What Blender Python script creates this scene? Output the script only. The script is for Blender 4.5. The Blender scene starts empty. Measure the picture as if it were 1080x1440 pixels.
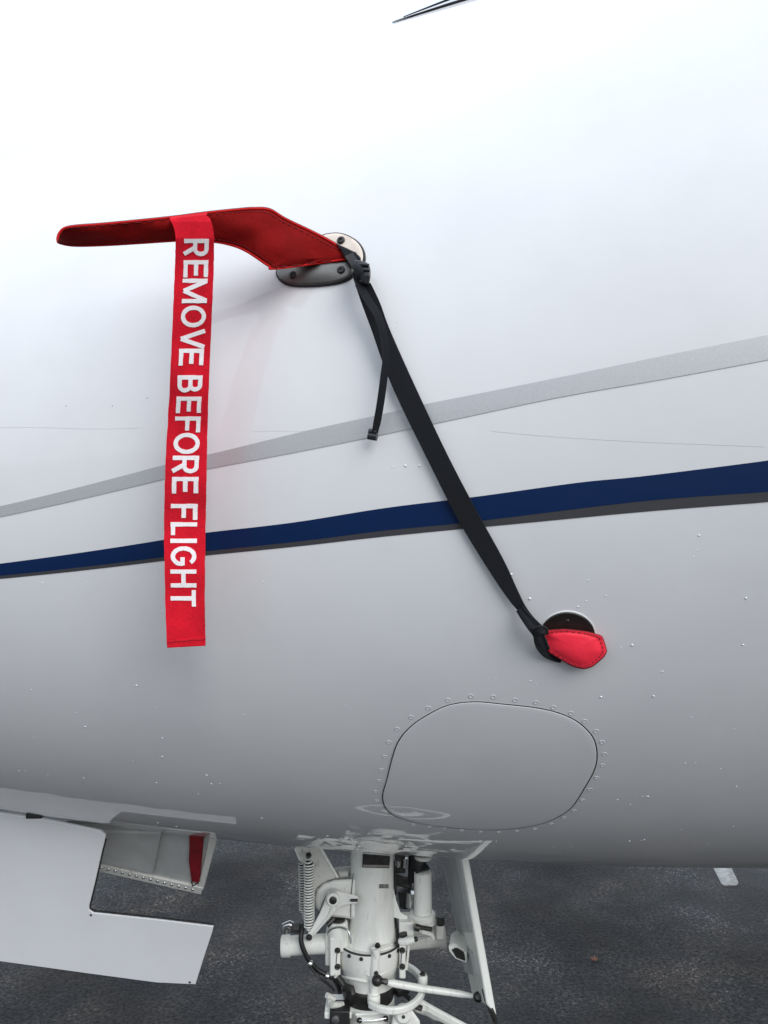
import bpy, bmesh, math, random
from mathutils import Vector, Matrix
R_ = math.radians
random.seed(7)

# ------------------------------------------------------------------ camera
H = 1.68                      # camera height above the apron
F = 1048.0                    # focal length in pixels of a 1080 x 1440 picture
PITCH = R_(4.0)
scene = bpy.context.scene
col = scene.collection
cam_data = bpy.data.cameras.new('camera')
cam = bpy.data.objects.new('camera', cam_data); col.objects.link(cam)
cam.location = (0, 0, H)
cam.rotation_euler = (R_(90) + PITCH, 0, 0)
cam_data.sensor_fit = 'VERTICAL'
cam_data.angle = 2 * math.atan(720 / F)
cam_data.clip_start = 0.02
cam_data.clip_end = 3000
scene.camera = cam

# ------------------------------------------------------------------ world: overcast daylight
SUN_EL, SUN_AZ = 33, 150      # azimuth clockwise from +Y, seen from above
world = bpy.data.worlds.new('World'); scene.world = world; world.use_nodes = True
wn, wl = world.node_tree.nodes, world.node_tree.links
bg = wn['Background']
sky = wn.new('ShaderNodeTexSky'); sky.sky_type = 'NISHITA'; sky.sun_disc = False
sky.sun_elevation = R_(SUN_EL); sky.sun_rotation = R_(SUN_AZ)
sky.dust_density = 4.0; sky.air_density = 1.0
tc = wn.new('ShaderNodeTexCoord'); sep = wn.new('ShaderNodeSeparateXYZ')
wl.new(tc.outputs['Generated'], sep.inputs[0])
mr = wn.new('ShaderNodeMapRange'); mr.inputs[1].default_value = 0; mr.inputs[2].default_value = 1
mr.inputs[3].default_value = 0.46; mr.inputs[4].default_value = 1.34      # cloud cover, brighter overhead
wl.new(sep.outputs['Z'], mr.inputs[0])
cloud = wn.new('ShaderNodeMix'); cloud.data_type = 'RGBA'; cloud.blend_type = 'MULTIPLY'
cloud.inputs[0].default_value = 1.0
cloud.inputs[6].default_value = (6.45, 7.15, 8.05, 1)
wl.new(mr.outputs[0], cloud.inputs[7])
mixw = wn.new('ShaderNodeMix'); mixw.data_type = 'RGBA'; mixw.inputs[0].default_value = 0.94
wl.new(sky.outputs[0], mixw.inputs[6]); wl.new(cloud.outputs[2], mixw.inputs[7])
wl.new(mixw.outputs[2], bg.inputs[0])
bg.inputs[1].default_value = 0.12

sun_d = bpy.data.lights.new('sun', 'SUN'); sun_d.energy = 1.5; sun_d.angle = R_(45)
sun_d.color = (1.0, 0.985, 0.965)
sun = bpy.data.objects.new('sun', sun_d); col.objects.link(sun)
az = R_(SUN_AZ)
sdir = Vector((math.sin(az) * math.cos(R_(SUN_EL)), math.cos(az) * math.cos(R_(SUN_EL)), math.sin(R_(SUN_EL))))
sun.rotation_euler = sdir.to_track_quat('Z', 'Y').to_euler()
sun.location = sdir * 30

scene.view_settings.view_transform = 'Standard'
scene.view_settings.look = 'None'
scene.view_settings.exposure = 0.64
scene.view_settings.gamma = 1.0
scene.view_settings.use_curve_mapping = False

# ------------------------------------------------------------------ geometry of the place
CT, ST = math.cos(PITCH), math.sin(PITCH)
CAM = Vector((0, 0, H))
YC = 1.979                    # plan position of the fuselage axis
NOSE = -2.5


def ray(px, py):
    u, v = (px - 540) / F, (720 - py) / F
    return Vector((u, CT - v * ST, ST + v * CT))


def at(px, py, y):
    d = ray(px, py)
    return CAM + d * (y / d.y)


def ground_at(px, py):
    d = ray(px, py)
    return CAM + d * (-H / d.z)


def kpx(y, z=0.8):
    """metres per photograph pixel at depth y"""
    return (y * CT + (z - H) * ST) / F


def rad(x):
    if x < -1.3:
        s = max((x - NOSE) / 1.2, 0.0)
        return 0.6927 * s ** 0.364
    if x > 1.3:
        return 1.2705 + 0.2347 * 0.35 * (1 - math.exp(-(x - 1.3) / 0.35))
    return 0.9735 + 0.2222 * x + 0.0048 * x * x


def zc(x):
    if x < -1.3:
        return 1.8477 + 0.0305 * (x + 1.3)
    if x > 1.3:
        return 2.2756 + 0.2988 * 0.26 * (1 - math.exp(-(x - 1.3) / 0.26))
    return 1.9744 + 0.1646 * x + 0.0516 * x * x


def fld(p):
    return math.hypot(p.y - YC, p.z - zc(p.x)) - rad(p.x)


def nrm(p):
    e = 1e-4
    g = Vector([fld(p + Vector(v) * e) - fld(p - Vector(v) * e) for v in ((1, 0, 0), (0, 1, 0), (0, 0, 1))])
    return g.normalized()


def S(x, t, off=0.0):
    """point of the skin at station x and angle t above the near side"""
    r = rad(x)
    p = Vector((x, YC - r * math.cos(t), zc(x) + r * math.sin(t)))
    return p + nrm(p) * off if off else p


def hit(px, py, off=0.0):
    d = ray(px, py); t0, t = 0.3, 0.3
    while t < 3.2:
        t += 0.01
        if fld(CAM + d * t) < off:
            a, b = t - 0.01, t
            for _ in range(30):
                m = (a + b) / 2
                if fld(CAM + d * m) < off: b = m
                else: a = m
            return CAM + d * b
    # grazing miss: closest approach
    best = min((abs(fld(CAM + d * (0.3 + i * 0.005))), i) for i in range(600))[1]
    p = CAM + d * (0.3 + best * 0.005)
    q = p - nrm(p) * fld(p)
    return q + nrm(q) * off if off else q


def xt(p):
    return p.x, math.atan2(p.z - zc(p.x), YC - p.y)


# ------------------------------------------------------------------ materials
def node_mat(name):
    m = bpy.data.materials.new(name); m.use_nodes = True
    return m, m.node_tree.nodes, m.node_tree.links, m.node_tree.nodes['Principled BSDF']


def mat(name, base, rough=0.5, metal=0.0, coat=0.0, coat_rough=0.03, var=0.0, vscale=20, bump=0.0, bscale=60,
        spec=0.5, sheen=0.0, rvar=0.0, stretch=None, trans=0.0, ior=1.5, bdist=0.001):
    m, n, l, b = node_mat(name)
    b.inputs['Base Color'].default_value = (*base, 1)
    b.inputs['Roughness'].default_value = rough
    b.inputs['Metallic'].default_value = metal
    b.inputs['Coat Weight'].default_value = coat
    b.inputs['Coat Roughness'].default_value = coat_rough
    b.inputs['Specular IOR Level'].default_value = spec
    b.inputs['Sheen Weight'].default_value = sheen
    b.inputs['Transmission Weight'].default_value = trans
    b.inputs['IOR'].default_value = ior
    tcn = n.new('ShaderNodeTexCoord'); src = tcn.outputs['Object']
    if stretch:
        mp = n.new('ShaderNodeMapping'); mp.inputs['Scale'].default_value = stretch
        l.new(src, mp.inputs[0]); src = mp.outputs[0]
    if var or rvar:
        nz = n.new('ShaderNodeTexNoise'); nz.inputs['Scale'].default_value = vscale; nz.inputs['Detail'].default_value = 6
        l.new(src, nz.inputs['Vector'])
        if var:
            mx = n.new('ShaderNodeMapRange'); mx.inputs[1].default_value = 0.3; mx.inputs[2].default_value = 0.7
            mx.inputs[3].default_value = 1 - var; mx.inputs[4].default_value = 1 + var
            l.new(nz.outputs['Fac'], mx.inputs[0])
            mm = n.new('ShaderNodeMix'); mm.data_type = 'RGBA'; mm.blend_type = 'MULTIPLY'; mm.inputs[0].default_value = 1
            mm.inputs[6].default_value = (*base, 1); l.new(mx.outputs[0], mm.inputs[7])
            l.new(mm.outputs[2], b.inputs['Base Color'])
        if rvar:
            mx = n.new('ShaderNodeMapRange'); mx.inputs[1].default_value = 0.3; mx.inputs[2].default_value = 0.7
            mx.inputs[3].default_value = max(rough - rvar, 0); mx.inputs[4].default_value = rough + rvar
            l.new(nz.outputs['Fac'], mx.inputs[0]); l.new(mx.outputs[0], b.inputs['Roughness'])
    if bump:
        nb = n.new('ShaderNodeTexNoise'); nb.inputs['Scale'].default_value = bscale; nb.inputs['Detail'].default_value = 4
        l.new(src, nb.inputs['Vector'])
        bp = n.new('ShaderNodeBump'); bp.inputs['Strength'].default_value = bump; bp.inputs['Distance'].default_value = bdist
        l.new(nb.outputs['Fac'], bp.inputs['Height']); l.new(bp.outputs[0], b.inputs['Normal'])
        if coat: l.new(bp.outputs[0], b.inputs['Coat Normal'])
    return m


def weave(name, base, rough=0.75, pitch=900.0, amount=0.5, var=0.12, sheen=0.2, wrinkle=0.0):
    """woven webbing: fine crossed ribs plus faded patches"""
    m, n, l, b = node_mat(name)
    b.inputs['Roughness'].default_value = rough
    b.inputs['Sheen Weight'].default_value = sheen
    b.inputs['Specular IOR Level'].default_value = 0.15
    t = n.new('ShaderNodeTexCoord')
    def wave(dirn, sc):
        w = n.new('ShaderNodeTexWave'); w.bands_direction = dirn; w.inputs['Scale'].default_value = sc
        w.inputs['Distortion'].default_value = 1.2; w.inputs['Detail'].default_value = 1
        l.new(t.outputs['Object'], w.inputs['Vector']); return w
    w1, w2 = wave('DIAGONAL', pitch / 3.2), wave('Z', pitch / 3.2)
    ad = n.new('ShaderNodeMath'); ad.operation = 'ADD'
    l.new(w1.outputs['Fac'], ad.inputs[0]); l.new(w2.outputs['Fac'], ad.inputs[1])
    nz = n.new('ShaderNodeTexNoise'); nz.inputs['Scale'].default_value = 430; nz.inputs['Detail'].default_value = 3
    l.new(t.outputs['Object'], nz.inputs['Vector'])
    nl = n.new('ShaderNodeTexNoise'); nl.inputs['Scale'].default_value = 14; nl.inputs['Detail'].default_value = 5
    l.new(t.outputs['Object'], nl.inputs['Vector'])
    s = n.new('ShaderNodeMath'); s.operation = 'MULTIPLY_ADD'; s.inputs[1].default_value = 0.6
    l.new(nz.outputs['Fac'], s.inputs[0]); l.new(nl.outputs['Fac'], s.inputs[2])
    mx = n.new('ShaderNodeMapRange'); mx.inputs[1].default_value = 0.5; mx.inputs[2].default_value = 1.1
    mx.inputs[3].default_value = 1 - var; mx.inputs[4].default_value = 1 + var
    l.new(s.outputs[0], mx.inputs[0])
    mm = n.new('ShaderNodeMix'); mm.data_type = 'RGBA'; mm.blend_type = 'MULTIPLY'; mm.inputs[0].default_value = 1
    mm.inputs[6].default_value = (*base, 1); l.new(mx.outputs[0], mm.inputs[7])
    l.new(mm.outputs[2], b.inputs['Base Color'])
    bp = n.new('ShaderNodeBump'); bp.inputs['Strength'].default_value = amount; bp.inputs['Distance'].default_value = 0.0006
    l.new(ad.outputs[0], bp.inputs['Height'])
    if wrinkle:
        wk = n.new('ShaderNodeTexNoise'); wk.inputs['Scale'].default_value = 38; wk.inputs['Detail'].default_value = 3; wk.inputs['Distortion'].default_value = 0.8
        l.new(t.outputs['Object'], wk.inputs['Vector'])
        b2 = n.new('ShaderNodeBump'); b2.inputs['Strength'].default_value = wrinkle; b2.inputs['Distance'].default_value = 0.006
        l.new(wk.outputs['Fac'], b2.inputs['Height']); l.new(b2.outputs[0], bp.inputs['Normal'])
    l.new(bp.outputs[0], b.inputs['Normal'])
    return m


def paint_mat():
    """gloss white aircraft paint: slightly wavy skin, faint grime"""
    m, n, l, b = node_mat('gloss_white_paint')
    t = n.new('ShaderNodeTexCoord')
    nz = n.new('ShaderNodeTexNoise'); nz.inputs['Scale'].default_value = 3.5; nz.inputs['Detail'].default_value = 8
    nz.inputs['Roughness'].default_value = 0.62
    l.new(t.outputs['Object'], nz.inputs['Vector'])
    cr = n.new('ShaderNodeValToRGB')
    cr.color_ramp.elements[0].position = 0.25; cr.color_ramp.elements[0].color = (0.66, 0.67, 0.69, 1)
    cr.color_ramp.elements[1].position = 0.6; cr.color_ramp.elements[1].color = (0.715, 0.728, 0.745, 1)
    l.new(nz.outputs['Fac'], cr.inputs[0])
    # sparse specks of dirt
    vo = n.new('ShaderNodeTexVoronoi'); vo.inputs['Scale'].default_value = 16; vo.inputs['Randomness'].default_value = 1
    l.new(t.outputs['Object'], vo.inputs['Vector'])
    mr_ = n.new('ShaderNodeMapRange'); mr_.inputs[1].default_value = 0.012; mr_.inputs[2].default_value = 0.02
    mr_.inputs[3].default_value = 1.0; mr_.inputs[4].default_value = 0.0
    l.new(vo.outputs['Distance'], mr_.inputs[0])
    sp = n.new('ShaderNodeMath'); sp.operation = 'MULTIPLY'; sp.inputs[1].default_value = 0.35
    l.new(mr_.outputs[0], sp.inputs[0])
    mm = n.new('ShaderNodeMix'); mm.data_type = 'RGBA'
    l.new(sp.outputs[0], mm.inputs[0]); l.new(cr.outputs[0], mm.inputs[6]); mm.inputs[7].default_value = (0.3, 0.29, 0.28, 1)
    l.new(mm.outputs[2], b.inputs['Base Color'])
    b.inputs['Roughness'].default_value = 0.5
    b.inputs['Specular IOR Level'].default_value = 0.2
    b.inputs['Coat Weight'].default_value = 1.0
    b.inputs['Coat Roughness'].default_value = 0.018
    b.inputs['Coat IOR'].default_value = 1.5
    nb = n.new('ShaderNodeTexNoise'); nb.inputs['Scale'].default_value = 7; nb.inputs['Detail'].default_value = 2
    l.new(t.outputs['Object'], nb.inputs['Vector'])
    bp = n.new('ShaderNodeBump'); bp.inputs['Strength'].default_value = 0.22; bp.inputs['Distance'].default_value = 0.004
    l.new(nb.outputs['Fac'], bp.inputs['Height'])
    l.new(bp.outputs[0], b.inputs['Coat Normal'])
    return m


def grimy(name, base, amount):
    """brushed enamel with grease smears, rubbed edges and grime in the corners of the casting"""
    m, n, l, b = node_mat(name)
    t = n.new('ShaderNodeTexCoord')
    n1 = n.new('ShaderNodeTexNoise'); n1.inputs['Scale'].default_value = 11; n1.inputs['Detail'].default_value = 8; n1.inputs['Roughness'].default_value = 0.65
    n2 = n.new('ShaderNodeTexNoise'); n2.inputs['Scale'].default_value = 55; n2.inputs['Detail'].default_value = 5
    mp = n.new('ShaderNodeMapping'); mp.inputs['Scale'].default_value = (1.6, 1.6, 0.5)
    l.new(t.outputs['Object'], mp.inputs[0]); l.new(mp.outputs[0], n1.inputs['Vector']); l.new(mp.outputs[0], n2.inputs['Vector'])
    r1 = n.new('ShaderNodeMapRange'); r1.inputs[1].default_value = 0.56; r1.inputs[2].default_value = 0.74; r1.inputs[3].default_value = 0; r1.inputs[4].default_value = 0.55 * amount
    r2 = n.new('ShaderNodeMapRange'); r2.inputs[1].default_value = 0.60; r2.inputs[2].default_value = 0.70; r2.inputs[3].default_value = 0; r2.inputs[4].default_value = 0.5 * amount
    l.new(n1.outputs['Fac'], r1.inputs[0]); l.new(n2.outputs['Fac'], r2.inputs[0])
    ad = n.new('ShaderNodeMath'); ad.operation = 'MAXIMUM'; l.new(r1.outputs[0], ad.inputs[0]); l.new(r2.outputs[0], ad.inputs[1])
    mx = n.new('ShaderNodeMix'); mx.data_type = 'RGBA'; l.new(ad.outputs[0], mx.inputs[0])
    mx.inputs[6].default_value = (*base, 1); mx.inputs[7].default_value = (0.23, 0.205, 0.165, 1)
    l.new(mx.outputs[2], b.inputs['Base Color'])
    rr = n.new('ShaderNodeMapRange'); rr.inputs[3].default_value = 0.28; rr.inputs[4].default_value = 0.6; l.new(n1.outputs['Fac'], rr.inputs[0])
    l.new(rr.outputs[0], b.inputs['Roughness'])
    b.inputs['Coat Weight'].default_value = 0.35; b.inputs['Coat Roughness'].default_value = 0.08
    bp = n.new('ShaderNodeBump'); bp.inputs['Strength'].default_value = 0.25; bp.inputs['Distance'].default_value = 0.0012
    l.new(n2.outputs['Fac'], bp.inputs['Height']); l.new(bp.outputs[0], b.inputs['Normal'])
    return m


def asphalt_mat():
    m, n, l, b = node_mat('damp_asphalt')
    t = n.new('ShaderNodeTexCoord')
    v = n.new('ShaderNodeTexVoronoi'); v.inputs['Scale'].default_value = 150
    l.new(t.outputs['Object'], v.inputs['Vector'])
    fine = n.new('ShaderNodeTexNoise'); fine.inputs['Scale'].default_value = 62; fine.inputs['Detail'].default_value = 8
    fine.inputs['Roughness'].default_value = 0.7
    l.new(t.outputs['Object'], fine.inputs['Vector'])
    big = n.new('ShaderNodeTexNoise'); big.inputs['Scale'].default_value = 1.7; big.inputs['Detail'].default_value = 7
    big.inputs['Roughness'].default_value = 0.6
    l.new(t.outputs['Object'], big.inputs['Vector'])
    cr = n.new('ShaderNodeValToRGB')
    e = cr.color_ramp.elements
    e[0].position = 0.36; e[0].color = (0.002, 0.0023, 0.0026, 1)
    e[1].position = 0.78; e[1].color = (0.065, 0.064, 0.062, 1)
    x = e.new(0.46); x.color = (0.0135, 0.0143, 0.015, 1)
    x = e.new(0.58); x.color = (0.034, 0.0347, 0.036, 1)
    l.new(fine.outputs['Fac'], cr.inputs[0])
    # bright aggregate chips picked by cell colour
    sc = n.new('ShaderNodeSeparateColor'); l.new(v.outputs['Color'], sc.inputs[0])
    gt = n.new('ShaderNodeMapRange'); gt.inputs[1].default_value = 0.80; gt.inputs[2].default_value = 1.0
    gt.inputs[3].default_value = 0; gt.inputs[4].default_value = 0.5
    l.new(sc.outputs[0], gt.inputs[0])
    bigm = n.new('ShaderNodeMapRange'); bigm.inputs[1].default_value = 0.46; bigm.inputs[2].default_value = 0.66
    bigm.inputs[3].default_value = 0.06; bigm.inputs[4].default_value = 1.3
    l.new(big.outputs['Fac'], bigm.inputs[0])
    pr = n.new('ShaderNodeMath'); pr.operation = 'MULTIPLY'; l.new(gt.outputs[0], pr.inputs[0]); l.new(bigm.outputs[0], pr.inputs[1])
    mm = n.new('ShaderNodeMix'); mm.data_type = 'RGBA'
    l.new(pr.outputs[0], mm.inputs[0]); l.new(cr.outputs[0], mm.inputs[6]); mm.inputs[7].default_value = (0.23, 0.215, 0.195, 1)
    bt = n.new('ShaderNodeMapRange'); bt.inputs[1].default_value = 0.34; bt.inputs[2].default_value = 0.68
    bt.inputs[3].default_value = 0.45; bt.inputs[4].default_value = 1.8
    l.new(big.outputs['Fac'], bt.inputs[0])
    m2 = n.new('ShaderNodeMix'); m2.data_type = 'RGBA'; m2.blend_type = 'MULTIPLY'; m2.inputs[0].default_value = 1
    l.new(mm.outputs[2], m2.inputs[6]); l.new(bt.outputs[0], m2.inputs[7])
    st = n.new('ShaderNodeTexNoise'); st.inputs['Scale'].default_value = 2.3; st.inputs['Detail'].default_value = 6
    l.new(t.outputs['Object'], st.inputs['Vector'])
    sm = n.new('ShaderNodeMapRange'); sm.inputs[1].default_value = 0.47; sm.inputs[2].default_value = 0.62
    sm.inputs[3].default_value = 0.0; sm.inputs[4].default_value = 0.8
    l.new(st.outputs['Fac'], sm.inputs[0])
    m3 = n.new('ShaderNodeMix'); m3.data_type = 'RGBA'; m3.blend_type = 'MULTIPLY'
    l.new(sm.outputs[0], m3.inputs[0]); l.new(m2.outputs[2], m3.inputs[6]); m3.inputs[7].default_value = (1.7, 1.4, 1.2, 1)
    l.new(m3.outputs[2], b.inputs['Base Color'])
    wet = n.new('ShaderNodeTexNoise'); wet.inputs['Scale'].default_value = 0.55; wet.inputs['Detail'].default_value = 5
    l.new(t.outputs['Object'], wet.inputs['Vector'])
    rm = n.new('ShaderNodeMapRange'); rm.inputs[1].default_value = 0.4; rm.inputs[2].default_value = 0.62
    rm.inputs[3].default_value = 0.85; rm.inputs[4].default_value = 0.5
    l.new(wet.outputs['Fac'], rm.inputs[0]); l.new(rm.outputs[0], b.inputs['Roughness'])
    b.inputs['Specular IOR Level'].default_value = 0.35
    hs = n.new('ShaderNodeMath'); hs.operation = 'MULTIPLY_ADD'; hs.inputs[1].default_value = -0.7
    l.new(v.outputs['Distance'], hs.inputs[0]); l.new(fine.outputs['Fac'], hs.inputs[2])
    bp = n.new('ShaderNodeBump'); bp.inputs['Strength'].default_value = 1.0; bp.inputs['Distance'].default_value = 0.009
    l.new(hs.outputs[0], bp.inputs['Height']); l.new(bp.outputs[0], b.inputs['Normal'])
    return m


M = dict(
    paint=paint_mat(),
    asphalt=asphalt_mat(),
    silver=mat('silver_stripe_paint', (0.53, 0.54, 0.56), 0.4, 0.35, 0.8, 0.04, var=0.07, vscale=500),
    navy=mat('navy_stripe_paint', (0.001, 0.0165, 0.074), 0.5, 0, 0.3, 0.04, spec=0.2),
    charcoal=mat('charcoal_stripe_paint', (0.045, 0.046, 0.052), 0.45, 0, 0.8, 0.05),
    seam=mat('old_paint_seam', (0.675, 0.69, 0.71), 0.5, 0, 1.0, 0.02, spec=0.2),
    gap=mat('dark_panel_gap', (0.03, 0.03, 0.032), 0.7),
    bead=mat('pale_sealant', (0.74, 0.73, 0.72), 0.55),
    rivet=mat('painted_rivet', (0.62, 0.63, 0.64), 0.3, 0.0, 0.8, 0.05),
    steel=mat('worn_steel', (0.56, 0.52, 0.47), 0.34, 1.0, var=0.12, vscale=40, bump=0.15, bscale=300),
    groundsteel=mat('ground_toned_steel', (0.19, 0.185, 0.175), 0.36, 0.8, var=0.15, vscale=30, bump=0.15, bscale=300),  # lower part of the probe base, dark ground reflection put into the colour
    skyplate=mat('sky_toned_plate', (0.66, 0.57, 0.50), 0.4, 0, 0.3, 0.1, var=0.06, vscale=40),  # upper part of the probe base, sky reflection painted as cream
    brightsteel=mat('bright_steel', (0.66, 0.66, 0.65), 0.25, 1.0, var=0.1, vscale=60),
    darkmetal=mat('dark_oxide_metal', (0.045, 0.043, 0.042), 0.42, 0.6, bump=0.2, bscale=250, var=0.3, vscale=80),
    blackrub=mat('black_rubber', (0.012, 0.012, 0.013), 0.55, bump=0.15, bscale=400),
    blackplas=mat('black_plastic', (0.014, 0.016, 0.02), 0.38, bump=0.1, bscale=500),
    browndisc=mat('dark_brown_disc', (0.012, 0.009, 0.008), 0.45, bump=0.2, bscale=150, var=0.4, vscale=60),
    blackweb=weave('black_webbing', (0.0075, 0.009, 0.0125), 0.8, 900, 0.4, 0.2, 0.15),
    redweb=weave('red_webbing', (0.60, 0.008, 0.022), 0.9, 900, 0.45, 0.34, 0.0, 0.12),
    redcloth=weave('shaded_red_canvas', (0.22, 0.003, 0.003), 0.85, 900, 0.35, 0.3, 0.0, 0.3),  # sleeve red darkened: shade of its downturned face is in the colour
    redbind=weave('red_binding_tape', (0.55, 0.012, 0.012), 0.7, 900, 0.2, 0.08, 0.0),
    redvinyl=mat('red_vinyl', (0.90, 0.03, 0.06), 0.35, 0, 0.25, 0.2, bump=0.25, bscale=90, var=0.05, vscale=30, bdist=0.002),
    redtape=mat('crimson_tape', (0.21, 0.003, 0.009), 0.5, bump=0.6, bscale=60, var=0.3, vscale=40),
    thread=mat('dark_red_thread', (0.17, 0.006, 0.010), 0.8),
    letters=weave('white_embroidery', (0.88, 0.84, 0.85), 0.8, 1100, 0.5, 0.14, 0.0),
    gear=grimy('white_gear_enamel', (0.80, 0.81, 0.76), 0.5),
    gearold=grimy('grimy_gear_enamel', (0.64, 0.64, 0.595), 0.9),
    inner=mat('grey_inner_primer', (0.42, 0.43, 0.42), 0.5, 0, 0.1, 0.2, var=0.1, vscale=18),
    hose=mat('black_hose', (0.010, 0.010, 0.011), 0.4, bump=0.2, bscale=300),
    glass=mat('dark_windscreen', (0.02, 0.022, 0.025), 0.05, 0, 1.0, 0.01),
    marking=mat('worn_white_marking', (0.42, 0.42, 0.40), 0.75, var=0.25, vscale=40, bump=0.4, bscale=200),
    leaf=mat('orange_leaf', (0.22, 0.085, 0.055), 0.7, var=0.3, vscale=90),
    water=mat('rain_water', (0.74, 0.76, 0.78), 0.12, 0, 1.0, 0.02),
)


# ------------------------------------------------------------------ object helpers
def tag(o, label=None, cat=None, group=None, kind=None):
    if label: o['label'] = label
    if cat: o['category'] = cat
    if group: o['group'] = group
    if kind: o['kind'] = kind
    return o


def empty(name, loc=(0, 0, 0)):
    o = bpy.data.objects.new(name, None); col.objects.link(o)
    o.location = loc; o.empty_display_size = 0.1
    return o


class MB:
    """collects shapes that become one mesh object"""
    def __init__(s): s.v, s.f = [], []

    def add(s, v, f):
        o = len(s.v); s.v += [Vector(q) for q in v]; s.f += [tuple(i + o for i in t) for t in f]; return s

    def tube(s, pts, r, seg=16, cap=True):
        pts = [Vector(p) for p in pts]; n = len(pts)
        rr = list(r) if hasattr(r, '__len__') else [r] * n
        tang = []
        for i in range(n):
            a, b = pts[max(i - 1, 0)], pts[min(i + 1, n - 1)]
            d = b - a
            if d.length < 1e-9: d = Vector((0, 0, 1))
            tang.append(d.normalized())
        up = Vector((0, 1, 0)) if abs(tang[0].y) < 0.9 else Vector((1, 0, 0))
        u = (up - tang[0] * up.dot(tang[0])).normalized()
        vs, fs = [], []
        for i in range(n):
            u = (u - tang[i] * u.dot(tang[i])).normalized(); w = tang[i].cross(u)
            for k in range(seg):
                a = 2 * math.pi * k / seg
                vs.append(pts[i] + (u * math.cos(a) + w * math.sin(a)) * rr[i])
        for i in range(n - 1):
            for k in range(seg):
                a, b = i * seg + k, i * seg + (k + 1) % seg
                fs.append((a, b, b + seg, a + seg))
        if cap:
            fs.append(tuple(reversed(range(seg)))); fs.append(tuple(range((n - 1) * seg, n * seg)))
        return s.add(vs, fs)

    def lathe(s, base, axis, prof, seg=40):
        """prof: (distance along axis, radius)"""
        axis = Vector(axis).normalized(); base = Vector(base)
        up = Vector((0, 1, 0)) if abs(axis.y) < 0.9 else Vector((1, 0, 0))
        u = (up - axis * up.dot(axis)).normalized(); w = axis.cross(u)
        vs, fs = [], []
        n = len(prof)
        for h, r in prof:
            for k in range(seg):
                a = 2 * math.pi * k / seg
                vs.append(base + axis * h + (u * math.cos(a) + w * math.sin(a)) * r)
        for i in range(n - 1):
            for k in range(seg):
                a, b = i * seg + k, i * seg + (k + 1) % seg
                fs.append((a, b, b + seg, a + seg))
        fs.append(tuple(reversed(range(seg)))); fs.append(tuple(range((n - 1) * seg, n * seg)))
        return s.add(vs, fs)

    def plate(s, front, back):
        """solid between two matching outlines"""
        n = len(front)
        fs = [tuple(range(n)), tuple(reversed(range(n, 2 * n)))]
        for i in range(n):
            j = (i + 1) % n
            fs.append((i, i + n, j + n, j))
        return s.add(list(front) + list(back), fs)

    def box(s, c, sx, sy, sz, rot=None):
        m = rot or Matrix.Identity(3)
        v = [Vector(c) + m @ Vector((x * sx / 2, y * sy / 2, z * sz / 2)) for x in (-1, 1) for y in (-1, 1) for z in (-1, 1)]
        return s.add(v, [(0, 1, 3, 2), (4, 6, 7, 5), (0, 4, 5, 1), (2, 3, 7, 6), (0, 2, 6, 4), (1, 5, 7, 3)])

    def ball(s, c, r, seg=16, sq=(1, 1, 1)):
        vs, fs = [], []
        n = seg // 2
        for i in range(n + 1):
            a = math.pi * i / n
            for k in range(seg):
                b = 2 * math.pi * k / seg
                vs.append(Vector(c) + Vector((math.sin(a) * math.cos(b) * sq[0], math.sin(a) * math.sin(b) * sq[1], math.cos(a) * sq[2])) * r)
        for i in range(n):
            for k in range(seg):
                a, b = i * seg + k, i * seg + (k + 1) % seg
                fs.append((a, b, b + seg, a + seg))
        return s.add(vs, fs)

    def build(s, name, material, parent=None, smooth=35, bevel=0.0, weld=True, bseg=2):
        me = bpy.data.meshes.new(name)
        me.from_pydata([tuple(v) for v in s.v], [], s.f)
        bm = bmesh.new(); bm.from_mesh(me)
        if weld: bmesh.ops.remove_doubles(bm, verts=bm.verts, dist=1e-6)
        bmesh.ops.recalc_face_normals(bm, faces=bm.faces)
        bm.to_mesh(me); bm.free()
        me.materials.append(material)
        me.shade_smooth()
        if smooth: me.set_sharp_from_angle(angle=R_(smooth))
        o = bpy.data.objects.new(name, me); col.objects.link(o)
        if parent:
            o.parent = parent
        if bevel:
            b = o.modifiers.new('bevel', 'BEVEL'); b.width = bevel; b.segments = bseg; b.limit_method = 'ANGLE'
            b.angle_limit = R_(40)
        return o


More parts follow.
